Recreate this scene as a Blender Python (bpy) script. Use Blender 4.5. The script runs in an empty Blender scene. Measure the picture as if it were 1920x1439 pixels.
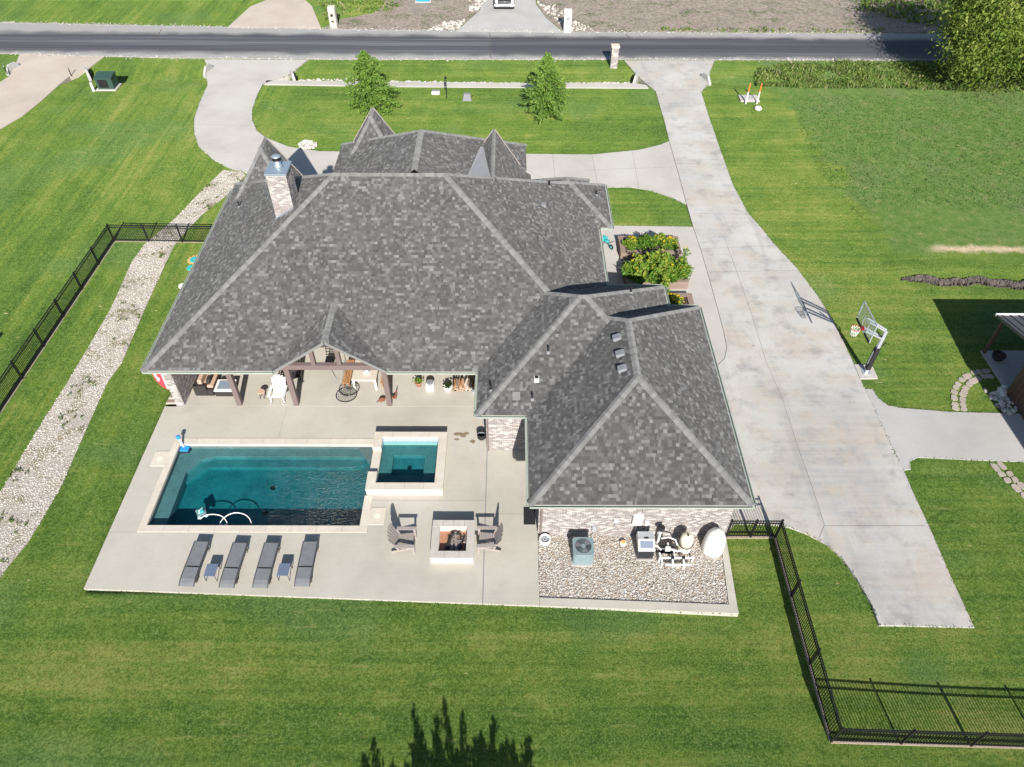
import bpy, bmesh, math, random
import numpy as np
from mathutils import Vector, Matrix
R = math.radians
rnd = random.Random(11)
sc = bpy.context.scene
col = sc.collection
# ------------------------------------------------------------------ camera
H, F = 27.0, 1385.0
_p, _y, _r = R(45.72), R(0.245), R(-0.345)
_f = Vector((math.sin(_y)*math.cos(_p), math.cos(_y)*math.cos(_p), -math.sin(_p)))
_rt = Vector((math.cos(_y), -math.sin(_y), 0)); _dn = _f.cross(_rt)
CR = _rt*math.cos(_r) + _dn*math.sin(_r); CD = -_rt*math.sin(_r) + _dn*math.cos(_r); CF = _f
cd = bpy.data.cameras.new('camera'); cam = bpy.data.objects.new('camera', cd); col.objects.link(cam)
cam.matrix_world = Matrix(((CR.x, -CD.x, -CF.x, 0), (CR.y, -CD.y, -CF.y, 0), (CR.z, -CD.z, -CF.z, H), (0, 0, 0, 1)))
cd.sensor_width = 36; cd.lens = F/1920*36; cd.clip_end = 3000; cd.clip_start = .5
sc.camera = cam
def G(x, y, z=0.0):
    d = CR*((x-960)/F) + CD*((y-719.5)/F) + CF
    t = (z-H)/d.z
    return Vector((d.x*t, d.y*t, z))
# ------------------------------------------------------------------ sky, sun, exposure
SUN_EL, SUN_AZ = 30.8, 6.3            # the sun stands behind the camera, a little to its right
w = bpy.data.worlds.new('World'); sc.world = w; w.use_nodes = True
nt = w.node_tree; sky = nt.nodes.new('ShaderNodeTexSky'); sky.sky_type = 'NISHITA'; sky.sun_disc = False
sky.sun_elevation = R(SUN_EL); sky.sun_rotation = R(180-SUN_AZ); sky.air_density = 1.0; sky.dust_density = .6
bg = nt.nodes['Background']; bg.inputs[1].default_value = .068
nt.links.new(sky.outputs[0], bg.inputs[0])
sd = bpy.data.lights.new('sun', 'SUN'); sd.energy = 4.4; sd.angle = R(.53); sd.color = (1, .955, .89)
sun = bpy.data.objects.new('sun', sd); col.objects.link(sun); sun.location = (20, -60, 60)
sv = Vector((math.sin(R(SUN_AZ))*math.cos(R(SUN_EL)), -math.cos(R(SUN_AZ))*math.cos(R(SUN_EL)), math.sin(R(SUN_EL))))
sun.rotation_euler = sv.to_track_quat('Z', 'Y').to_euler()
vs = sc.view_settings; vs.view_transform = 'Standard'; vs.look = 'None'; vs.gamma = 1; vs.use_curve_mapping = False
vs.exposure = .80
# ------------------------------------------------------------------ materials
MT = {}
class NM:
    def __init__(s, name):
        s.m = bpy.data.materials.new(name); s.m.use_nodes = True; s.t = s.m.node_tree; s.n = s.t.nodes
        s.b = s.n['Principled BSDF']; s.b.inputs['Diffuse Roughness'].default_value = .5 if name in ('shingle', 'ridge_cap') else .8 if name == 'lawn_grass' else .15; s.out = s.n['Material Output']; MT[name] = s.m
        s._tc = None
    def new(s, ty, **k):
        n = s.n.new(ty)
        for a, v in k.items(): setattr(n, a, v)
        return n
    def link(s, a, b): s.t.links.new(a, b)
    def pos(s):
        if not s._tc: s._tc = s.new('ShaderNodeTexCoord').outputs['Object']
        return s._tc
    def geo(s): return s.new('ShaderNodeNewGeometry').outputs['Position']
    def mapv(s, sc_, rot=(0, 0, 0), v=None):
        m = s.new('ShaderNodeMapping'); m.inputs['Scale'].default_value = sc_; m.inputs['Rotation'].default_value = rot
        s.link(v or s.geo(), m.inputs[0]); return m.outputs[0]
    def noise(s, scale, detail=3, rough=.55, v=None, dist=0):
        n = s.new('ShaderNodeTexNoise'); n.inputs['Scale'].default_value = scale; n.inputs['Detail'].default_value = detail
        n.inputs['Roughness'].default_value = rough; n.inputs['Distortion'].default_value = dist
        s.link(v or s.geo(), n.inputs['Vector']); return n.outputs[0]
    def ramp(s, v, stops):
        r = s.new('ShaderNodeValToRGB'); e = r.color_ramp.elements
        while len(e) < len(stops): e.new(.5)
        for q, (p, c) in zip(e, stops): q.position = p; q.color = (*c, 1) if len(c) == 3 else c
        s.link(v, r.inputs[0]); return r.outputs[0]
    def rng(s, v, a, b, c=0., d=1., smooth=False):
        n = s.new('ShaderNodeMapRange'); n.interpolation_type = 'SMOOTHSTEP' if smooth else 'LINEAR'
        for i, q in enumerate((a, b, c, d)): n.inputs[i+1].default_value = q
        s.link(v, n.inputs[0]); return n.outputs[0]
    def math(s, op, a, b=None, c=None):
        n = s.new('ShaderNodeMath', operation=op)
        for i, q in enumerate((a, b, c)):
            if q is None: continue
            if isinstance(q, (int, float)): n.inputs[i].default_value = q
            else: s.link(q, n.inputs[i])
        return n.outputs[0]
    def mix(s, f, a, b, mode='MIX'):
        n = s.new('ShaderNodeMix', data_type='RGBA', blend_type=mode)
        for i, q in ((0, f), (6, a), (7, b)):
            if isinstance(q, (int, float)): n.inputs[i].default_value = q
            elif isinstance(q, tuple): n.inputs[i].default_value = (*q, 1)
            else: s.link(q, n.inputs[i])
        return n.outputs[2]
    def attr(s, name='shade'): return s.new('ShaderNodeAttribute', attribute_name=name).outputs['Fac']
    def col(s, c):
        if isinstance(c, tuple): s.b.inputs['Base Color'].default_value = (*c, 1)
        else: s.link(c, s.b.inputs['Base Color'])
        return s
    def rough(s, r, metal=0, spec=.5):
        if isinstance(r, (int, float)): s.b.inputs['Roughness'].default_value = r
        else: s.link(r, s.b.inputs['Roughness'])
        s.b.inputs['Metallic'].default_value = metal; s.b.inputs['Specular IOR Level'].default_value = spec
        return s
    def bump(s, h, st=.3, d=.02):
        n = s.new('ShaderNodeBump'); n.inputs['Strength'].default_value = st; n.inputs['Distance'].default_value = d
        s.link(h, n.inputs['Height']); s.link(n.outputs[0], s.b.inputs['Normal']); return s
def simple(name, c, r=.6, var=.25, sc_=6., metal=0, spec=.4, bump=.1, fine=60.):
    n = NM(name); a = n.noise(sc_, 4); f = n.noise(fine, 2)
    k = n.math('ADD', n.math('MULTIPLY', a, .7), n.math('MULTIPLY', f, .3))
    lo = tuple(q*(1-var) for q in c); hi = tuple(min(1, q*(1+var)) for q in c)
    n.col(n.ramp(k, [(.3, lo), (.7, hi)])).rough(r, metal, spec)
    if bump: n.bump(f, bump, .004)
    return n.m
def xyz(n, v=None):
    s = n.new('ShaderNodeSeparateXYZ'); n.link(v or n.geo(), s.inputs[0]); return s.outputs
def line_mask(n, A, B, width, amp, flip=1):
    """signed distance to the line A-B (world metres) roughened by noise"""
    d = (B-A).to_2d().normalized(); nn = Vector((-d.y, d.x))*flip; c = nn.dot(A.to_2d())
    o = xyz(n)
    dist = n.math('ADD', n.math('MULTIPLY', o[0], nn.x), n.math('MULTIPLY', o[1], nn.y))
    dist = n.math('SUBTRACT', dist, c)
    dist = n.math('ADD', dist, n.math('MULTIPLY', n.math('SUBTRACT', n.noise(.35, 5), .5), amp))
    return n.rng(dist, -width, width, 0, 1, True)

def make_grass():
    n = NM('lawn_grass'); o0 = xyz(n)
    big = n.noise(.07, 4, .6); mid = n.noise(.55, 4, .6); fine = n.noise(5.5, 4, .75); blade = n.noise(15, 3, .8)
    near = n.rng(o0[1], 12, 22, 1, 0, True)                     # the back lawn is mown east-west, the west lawn towards the road
    west = n.rng(o0[0], -19, -16, 1, 0, True)
    def streak(sc1, sc2):
        s1 = n.noise(1.0, 3, .55, n.mapv((sc1, sc2, 1))); s2 = n.noise(1.0, 3, .55, n.mapv((sc2, sc1, 1), (0, 0, -.32)))
        m = n.new('ShaderNodeMix'); n.link(n.math('MULTIPLY', west, n.math('SUBTRACT', 1.0, near)), m.inputs[0]); n.link(s1, m.inputs[2]); n.link(s2, m.inputs[3]); return m.outputs[0]
    st1 = streak(.03, .6); st2 = streak(.10, 3.0)
    k = n.math('ADD', n.math('MULTIPLY', big, .22), n.math('MULTIPLY', mid, .17))
    k = n.math('ADD', k, n.math('MULTIPLY', st1, .19)); k = n.math('ADD', k, n.math('MULTIPLY', st2, .20)); k = n.math('ADD', k, n.math('MULTIPLY', fine, .22))
    base = n.ramp(k, [(.38, (.026, .064, .009)), (.45, (.056, .112, .015)), (.51, (.096, .155, .022)), (.59, (.19, .207, .048))])
    base = n.mix(n.rng(n.noise(.12, 2, .5, n.mapv((1, 1.6, 1), (0, 0, .6))), .52, .66, 0, .6, True), base, n.ramp(k, [(.38, (.042, .100, .027)), (.60, (.098, .172, .05))]))
    base = n.mix(n.rng(streak(.22, 7.0), .56, .72, 0, .45), base, n.mix(.6, base, (.02, .045, .008)))
    base = n.mix(n.rng(n.noise(2.3, 4, .7), .54, .68, 0, .35), base, (.03, .075, .012))
    # blades and clippings
    base = n.mix(n.rng(blade, .36, .51, .9, 0), base, n.mix(.66, base, (.012, .036, .004)))
    base = n.mix(n.rng(blade, .50, .66, 0, .62), base, (.205, .265, .085))
    # thin straw-coloured patches and mower scalps
    sp = n.noise(1.3, 5, .75, n.mapv((.35, 1.9, 1)))
    base = n.mix(n.rng(sp, .60, .74, 0, .55), base, (.30, .28, .10))
    sp2 = n.noise(3.4, 2, .5, n.mapv((.45, 1.4, 1))); base = n.mix(n.rng(sp2, .755, .79, 0, .85), base, (.42, .34, .19))
    # rough unmown field east of the driveway
    fm = n.math('MULTIPLY', line_mask(n, G(1462, 175, -.1), G(1700, 505, -.1), .55, 5.0, 1), line_mask(n, G(1650, 478, -.1), G(1900, 470, -.1), .5, 2.0, 1))
    fn_ = n.noise(1.5, 7, .8); fld = n.ramp(fn_, [(.32, (.030, .078, .013)), (.44, (.066, .14, .026)), (.55, (.11, .172, .042)), (.64, (.19, .195, .085)), (.72, (.38, .33, .22))])
    fld = n.mix(n.rng(n.noise(.16, 4, .6), .5, .66, 0, .42), fld, n.ramp(n.noise(5, 5, .8), [(.35, (.07, .085, .045)), (.62, (.19, .165, .12))]))
    fld = n.mix(n.rng(blade, .36, .64, 0, 1), n.mix(.55, fld, (.018, .04, .009)), n.mix(.32, fld, (.18, .25, .075)))
    base = n.mix(fm, base, fld)
    # bare pale strip where the field meets the mown bank
    o = xyz(n); c0 = G(1800, 472, -.1); st = n.math('ABSOLUTE', n.math('SUBTRACT', o[1], c0.y))
    st = n.math('ADD', st, n.math('MULTIPLY', n.noise(1.1, 5, .7), 1.6))
    bare = n.math('MULTIPLY', n.rng(st, 1.35, .75, 0, 1), n.rng(o[0], G(1725, 472, -.1).x, G(1770, 472, -.1).x, 0, 1))
    base = n.mix(bare, base, n.ramp(n.noise(9, 4), [(.3, (.33, .25, .16)), (.7, (.52, .42, .30))]))
    n.col(base).rough(.85, 0, .15).bump(n.math('ADD', n.math('MULTIPLY', blade, .6), n.math('MULTIPLY', fine, .6)), .55, .05)
make_grass()
def make_concrete(name, c, blotch, stain, sc_=.35, amt=.5, grime=(.2, .19, .17)):
    n = NM(name); a = n.noise(sc_, 5, .62); b = n.noise(2.1, 4, .6); f = n.noise(45, 3, .6); br = n.noise(1, 3, .5, n.mapv((.6, 9, 1)))
    base = n.ramp(a, [(.32, tuple(q*.86 for q in c)), (.5, c), (.68, blotch)])
    base = n.mix(n.rng(b, .5, .75, 0, amt), base, stain)
    base = n.mix(n.rng(n.noise(.8, 6, .7), .61, .74, 0, amt*.9), base, grime)
    base = n.mix(n.rng(br, .3, .7, 0, .16), base, tuple(min(1, q*1.2) for q in c))
    base = n.mix(n.rng(f, .3, .7, 0, .16), base, tuple(q*.6 for q in c))
    n.col(base).rough(.8, 0, .25).bump(f, .15, .004)
make_concrete('patio_concrete', (.465, .438, .378), (.51, .485, .43), (.40, .37, .305), .3, .4, (.37, .335, .26))
def make_drive():
    n = NM('drive_concrete'); a = n.noise(.16, 5, .6); b = n.noise(.42, 6, .68); c_ = n.noise(.75, 6, .72); f = n.noise(14, 4, .7); br = n.noise(1, 4, .6, n.mapv((.25, 3.2, 1), (0, 0, .05))); tr = n.noise(1, 4, .6, n.mapv((1.1, .06, 1), (0, 0, .22)))
    base = n.ramp(a, [(.36, (.37, .36, .345)), (.5, (.47, .455, .425)), (.64, (.54, .525, .50))])
    base = n.mix(n.rng(b, .46, .62, 0, .8), base, (.455, .39, .32))
    base = n.mix(n.rng(c_, .50, .66, 0, .8), base, (.285, .275, .265))
    base = n.mix(n.rng(br, .40, .70, 0, .45), base, (.52, .51, .48))
    base = n.mix(n.rng(tr, .57, .72, 0, .30), base, (.25, .245, .235))
    base = n.mix(n.rng(n.noise(.9, 6, .75), .63, .70, 0, .55), base, (.21, .20, .195))
    base = n.mix(n.rng(f, .35, .7, 0, .25), base, (.30, .29, .275))
    n.col(base).rough(.8, 0, .25).bump(f, .15, .004)
make_drive()
make_concrete('pale_concrete', (.47, .445, .41), (.51, .49, .455), (.42, .395, .36), .3, .35, (.36, .345, .315))
make_concrete('tan_concrete', (.48, .415, .35), (.52, .46, .40), (.43, .37, .31), .3, .3, (.39, .33, .275))
make_concrete('grey_concrete', (.42, .41, .39), (.46, .455, .44), (.385, .37, .35), .3, .35, (.32, .31, .30))
def make_stone(name, c, d, stain):
    n = NM(name); a = n.noise(2.2, 5, .65); b = n.noise(7, 5, .7); at = n.attr()
    base = n.ramp(a, [(.3, d), (.6, c)]); base = n.mix(n.rng(b, .56, .72, 0, .55), base, stain)
    base = n.mix(n.rng(at, 0, 1, 0, .3), base, tuple(q*.72 for q in c))
    n.col(base).rough(.75, 0, .3).bump(b, .35, .01)
make_stone('limestone', (.62, .565, .48), (.54, .485, .405), (.47, .39, .28))
make_stone('weathered_limestone', (.55, .51, .455), (.43, .40, .36), (.14, .13, .125))
make_stone('flagstone', (.42, .37, .31), (.34, .30, .26), (.27, .23, .19))
def make_asphalt():
    n = NM('asphalt'); st = n.noise(1, 5, .6, n.mapv((.012, .9, 1))); st2 = n.noise(1, 4, .6, n.mapv((.05, 4.2, 1))); f = n.noise(30, 3, .7); o = xyz(n)
    y0 = n.math('ADD', o[1], n.math('MULTIPLY', o[0], .011)); ctr = (G(960, 84).y)
    edge = n.rng(n.math('ABSOLUTE', n.math('SUBTRACT', n.math('ADD', y0, n.math('MULTIPLY', n.noise(.4, 4), 1.4)), ctr+.55)), 1.7, 2.9, 0, 1, True)
    k = n.math('ADD', n.math('MULTIPLY', st, .6), n.math('MULTIPLY', st2, .4))
    base = n.ramp(k, [(.36, (.058, .058, .070)), (.5, (.10, .10, .114)), (.64, (.20, .20, .21))])
    base = n.mix(n.rng(o[0], G(921, 85).x-.15, G(921, 85).x+.15, 0, .38), base, (.055, .056, .064))
    base = n.mix(n.math('MULTIPLY', edge, .9), base, (.38, .37, .355))
    base = n.mix(n.rng(st2, .62, .70, 0, .5), base, (.26, .26, .265))
    base = n.mix(n.rng(f, .35, .7, 0, .25), base, (.03, .03, .034))
    n.col(base).rough(.85, 0, .25).bump(f, .2, .01)
make_asphalt()
def make_dirt():
    n = NM('bare_dirt'); a = n.noise(.35, 6, .68); b = n.noise(3.2, 6, .75); g = n.noise(.55, 5, .7)
    base = n.ramp(b, [(.28, (.14, .115, .095)), (.48, (.28, .235, .195)), (.66, (.40, .35, .295)), (.8, (.58, .53, .47))])
    base = n.mix(n.rng(a, .5, .68, 0, .55), base, (.20, .175, .155))
    base = n.mix(n.math('MULTIPLY', n.rng(g, .52, .62, 0, .9), n.rng(n.noise(5, 4), .40, .56, 0, 1)), base, (.075, .115, .032))
    n.col(base).rough(.9, 0, .1).bump(b, .8, .12)
make_dirt()
def make_shingle():
    n = NM('shingle'); a = n.attr(); f = n.noise(120, 2, .6); big = n.noise(.25, 3)
    base = n.ramp(a, [(0, (.050, .048, .048)), (.38, (.086, .084, .083)), (.66, (.136, .134, .133)), (1, (.255, .254, .252))])
    st = n.noise(1, 4, .6, n.mapv((1.2, 1.2, .12))); base = n.mix(n.rng(f, .3, .7, 0, .3), base, (.06, .06, .06)); base = n.mix(n.rng(big, .4, .7, 0, .18), base, (.145, .143, .142)); base = n.mix(n.rng(st, .52, .72, 0, .35), base, (.085, .085, .087))
    n.col(base).rough(.9, 0, .2).bump(f, .6, .008)
make_shingle()
def make_attr(name, stops, r=.8, bump=.3, d=.006, fs=70, spec=.3):
    n = NM(name); a = n.attr(); f = n.noise(fs, 3, .6); base = n.ramp(a, stops)
    base = n.mix(n.rng(f, .3, .75, 0, .35), base, tuple(q*.55 for q in stops[len(stops)//2][1]))
    n.col(base).rough(r, 0, spec).bump(f, bump, d)
make_attr('ridge_cap', [(0, (.16, .16, .157)), (1, (.235, .236, .232))], .9)
make_attr('brick', [(0, (.20, .172, .172)), (.3, (.26, .228, .224)), (.5, (.31, .278, .27)), (.62, (.38, .35, .335)), (.8, (.46, .43, .41)), (1, (.54, .515, .49))], .85)
make_attr('pebble', [(0, (.13, .11, .095)), (.2, (.28, .24, .205)), (.36, (.46, .35, .235)), (.42, (.42, .39, .355)), (.6, (.53, .50, .46)), (.8, (.62, .60, .57)), (1, (.76, .74, .71))], .75)
make_attr('white_gravel', [(0, (.13, .115, .10)), (.25, (.33, .29, .25)), (.5, (.52, .475, .425)), (1, (.78, .745, .69))], .8)
simple('mortar', (.50, .475, .45), .9, .15, 3)
def wall_brick():
    n = NM('wall_brick'); b = n.new('ShaderNodeTexBrick'); b.inputs['Scale'].default_value = 1; b.inputs['Brick Width'].default_value = .21; b.inputs['Row Height'].default_value = .076
    b.inputs['Mortar Size'].default_value = .006; b.inputs['Color1'].default_value = (.22, .18, .178, 1); b.inputs['Color2'].default_value = (.4, .37, .35, 1); b.inputs['Mortar'].default_value = (.55, .52, .49, 1)
    o = xyz(n); cmb = n.new('ShaderNodeCombineXYZ'); n.link(n.math('ADD', o[0], o[1]), cmb.inputs[0]); n.link(o[2], cmb.inputs[1]); n.link(cmb.outputs[0], b.inputs['Vector'])
    n.col(b.outputs[0]).rough(.85, 0, .2)
wall_brick()
simple('gutter_metal', (.36, .40, .35), .4, .1, 2, 0, .5)
simple('flashing', (.42, .50, .56), .35, .1, 3, .6)
simple('rake_paint', (.19, .19, .185), .7, .1); simple('vent_grey', (.22, .225, .245), .6, .1)
simple('black_metal', (.012, .012, .013), .45, .2, 4, 0, .5, 0)
simple('black_rubber', (.018, .018, .02), .8, .2)
simple('dark_void', (.012, .011, .011), .9, .1)
simple('soffit', (.32, .28, .26), .8, .1)
def wood(name, c, d, scale=(1, 1, 1), r=.75):
    n = NM(name); tc = n.new('ShaderNodeTexCoord').outputs['Object']; a = n.noise(6, 5, .65, n.mapv(scale, (0, 0, 0), tc)); f = n.noise(3, 3, .6, tc); at = n.attr()
    base = n.ramp(a, [(.3, d), (.65, c)]); base = n.mix(n.rng(f, .4, .7, 0, .3), base, d); base = n.mix(n.rng(at, 0, 1, 0, .4), base, d)
    n.col(base).rough(r, 0, .3).bump(a, .25, .004)
wood('beam_wood', (.20, .155, .145), (.14, .105, .10), (2, 2, 14))
wood('grey_wood', (.42, .38, .35), (.25, .215, .195), (6, 6, 6))
wood('deck_board', (.30, .225, .185), (.22, .16, .13), (3, 14, 14))
wood('orange_wood', (.50, .29, .14), (.30, .15, .06), (10, 2, 10))
wood('bleached_wood', (.66, .60, .52), (.52, .46, .38), (8, 2, 8))
wood('white_paint', (.80, .78, .75), (.66, .63, .60), (3, 3, 3))
simple('cushion_tan', (.50, .35, .27), .9, .1, 8, 0, .1); simple('cushion_white', (.74, .70, .66), .9, .06, 8, 0, .1)
simple('wicker', (.035, .031, .03), .7, .3, 30)
simple('glass_top', (.22, .27, .32), .12, .05, 2, 0, .6, 0)
def sling():
    n = NM('sling_fabric'); b = n.noise(1, 2, .5, n.mapv((3, 90, 3))); a = n.noise(5, 3)
    n.col(n.mix(n.rng(b, .35, .65, 0, .4), n.ramp(a, [(.3, (.155, .163, .172)), (.7, (.195, .20, .21))]), (.12, .125, .135))).rough(.7, 0, .4)
sling()
simple('grey_frame', (.055, .055, .06), .5, .1, 4, 0, .5, 0); simple('slate_top', (.13, .165, .235), .5, .08, 3)
def plaster():
    n = NM('pool_plaster'); a = n.noise(1.4, 5, .65); f = n.noise(12, 4, .6)
    base = n.ramp(a, [(.3, (.10, .12, .12)), (.7, (.185, .21, .205))]); base = n.mix(n.rng(f, .4, .7, 0, .35), base, (.25, .275, .27)); n.col(base).rough(.85, 0, .2)
plaster()
simple('pool_tile', (.36, .41, .46), .35, .2, 9)
def water():
    n = NM('pool_water'); n.n.remove(n.b)
    g = n.new('ShaderNodeBsdfGlossy'); g.inputs['Roughness'].default_value = .03; t = n.new('ShaderNodeBsdfTransparent')
    o = xyz(n)
    east = n.rng(n.math('ADD', o[0], n.math('MULTIPLY', n.noise(.5, 3), 3)), -11.5, -7.0, .05, 1)
    east = n.math('MULTIPLY', east, n.rng(o[0], -6.40, -6.30, 1, .12))
    rip = n.noise(5.0, 5, .7, n.mapv((1, 2.1, 1), (0, 0, .45)), 1.2)
    bmp = n.new('ShaderNodeBump'); bmp.inputs['Distance'].default_value = .07; n.link(n.math('MULTIPLY', rip, east), bmp.inputs['Height']); bmp.inputs['Strength'].default_value = 1
    n.link(bmp.outputs[0], g.inputs['Normal'])
    lw = n.new('ShaderNodeLayerWeight'); n.link(bmp.outputs[0], lw.inputs['Normal'])
    fr = n.new('ShaderNodeMath', operation='MULTIPLY_ADD'); n.link(n.math('POWER', lw.outputs['Facing'], 5.0), fr.inputs[0]); fr.inputs[1].default_value = .98; fr.inputs[2].default_value = .02
    mx = n.new('ShaderNodeMixShader'); n.link(fr.outputs[0], mx.inputs[0]); n.link(t.outputs[0], mx.inputs[1]); n.link(g.outputs[0], mx.inputs[2])
    n.link(mx.outputs[0], n.out.inputs['Surface'])
    v = n.new('ShaderNodeVolumeAbsorption'); v.inputs[0].default_value = (.05, .845, .895, 1); v.inputs[1].default_value = 1.42
    n.link(v.outputs[0], n.out.inputs['Volume'])
water()
def leafmat(name, stops, tr=.35):
    n = NM(name); a = n.attr(); base = n.ramp(a, stops); n.col(base).rough(.6, 0, .25)
    t = n.new('ShaderNodeBsdfTranslucent'); n.link(base, t.inputs[0]); mx = n.new('ShaderNodeMixShader'); mx.inputs[0].default_value = tr
    n.link(n.b.outputs[0], mx.inputs[1]); n.link(t.outputs[0], mx.inputs[2]); n.link(mx.outputs[0], n.out.inputs['Surface'])
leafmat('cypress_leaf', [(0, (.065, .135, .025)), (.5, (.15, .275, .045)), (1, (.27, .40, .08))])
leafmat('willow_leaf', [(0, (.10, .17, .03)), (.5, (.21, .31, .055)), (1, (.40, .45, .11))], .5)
leafmat('dark_leaf', [(0, (.015, .035, .01)), (1, (.05, .10, .02))])
leafmat('crop_leaf', [(0, (.05, .115, .018)), (.55, (.12, .25, .03)), (.85, (.24, .34, .045)), (1, (.4, .4, .06))])
leafmat('weed_leaf', [(0, (.08, .13, .03)), (.5, (.16, .25, .05)), (.85, (.28, .32, .10)), (1, (.40, .34, .21))])
leafmat('tuft_leaf', [(0, (.035, .09, .016)), (.7, (.09, .19, .032)), (1, (.24, .26, .11))], .3)
leafmat('petal', [(0, (.62, .45, .02)), (1, (.80, .62, .04))])
simple('bed_grit', (.36, .29, .22), .95, .4, 20); simple('bark', (.20, .165, .14), .9, .3, 9); simple('soil', (.07, .05, .038), .95, .3, 8)
simple('white_plastic', (.80, .80, .78), .4, .05, 3); simple('cream_plastic', (.74, .68, .55), .4, .06, 3)
simple('teal_plastic', (.05, .42, .42), .4, .08, 3); simple('blue_plastic', (.03, .27, .62), .4, .08, 3); simple('orange_plastic', (.72, .20, .05), .5, .08, 3); simple('yellow_plastic', (.68, .42, .13), .5, .1, 3)
simple('red_cloth', (.62, .045, .06), .85, .1, 5); simple('white_cloth', (.80, .78, .76), .85, .05, 5)
simple('ac_paint', (.20, .265, .285), .5, .08, 3); simple('fan_blade', (.17, .15, .16), .6, .1); simple('green_box', (.035, .075, .062), .5, .1, 3)
simple('silver', (.55, .58, .62), .35, .06, 3, .5); simple('red_paint', (.58, .03, .03), .4, .05); simple('net', (.80, .80, .80), .9, .02)
def clear():
    n = NM('clear_board'); n.n.remove(n.b); t = n.new('ShaderNodeBsdfTransparent'); t.inputs[0].default_value = (.86, .92, .94, 1); g = n.new('ShaderNodeBsdfGlossy'); g.inputs['Roughness'].default_value = .05
    mx = n.new('ShaderNodeMixShader'); mx.inputs[0].default_value = .12; n.link(t.outputs[0], mx.inputs[1]); n.link(g.outputs[0], mx.inputs[2]); n.link(mx.outputs[0], n.out.inputs[0])
clear()
simple('shop_siding', (.11, .068, .05), .7, .15, 3); simple('shop_roof_metal', (.12, .115, .125), .45, .08, 3, .3); simple('white_trim', (.78, .77, .75), .5, .05)
simple('ash', (.24, .21, .19), .95, .35, 14); simple('red_sand', (.40, .20, .12), .95, .3, 10); simple('charred', (.03, .028, .026), .9, .3, 10); simple('log_bark', (.25, .19, .15), .9, .3, 14)
simple('bank_soil', (.105, .09, .082), .95, .5, 3, 0, .1, .8, 14)
simple('truck_black', (.02, .02, .022), .3, .1, 3, 0, .6, 0); simple('chrome', (.72, .72, .74), .2, .03, 3, .9, .5, 0); simple('windscreen', (.02, .025, .03), .08, .05, 3, 0, .6, 0); simple('lamp_lens', (.75, .77, .80), .15, .03, 3, 0, .6, 0)
simple('rust', (.22, .085, .05), .85, .3, 20); simple('terracotta', (.42, .19, .13), .8, .15); simple('stain_damp', (.23, .18, .12), .6, .2, 6); simple('membrane', (.30, .30, .315), .7, .08, 2)
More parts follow.
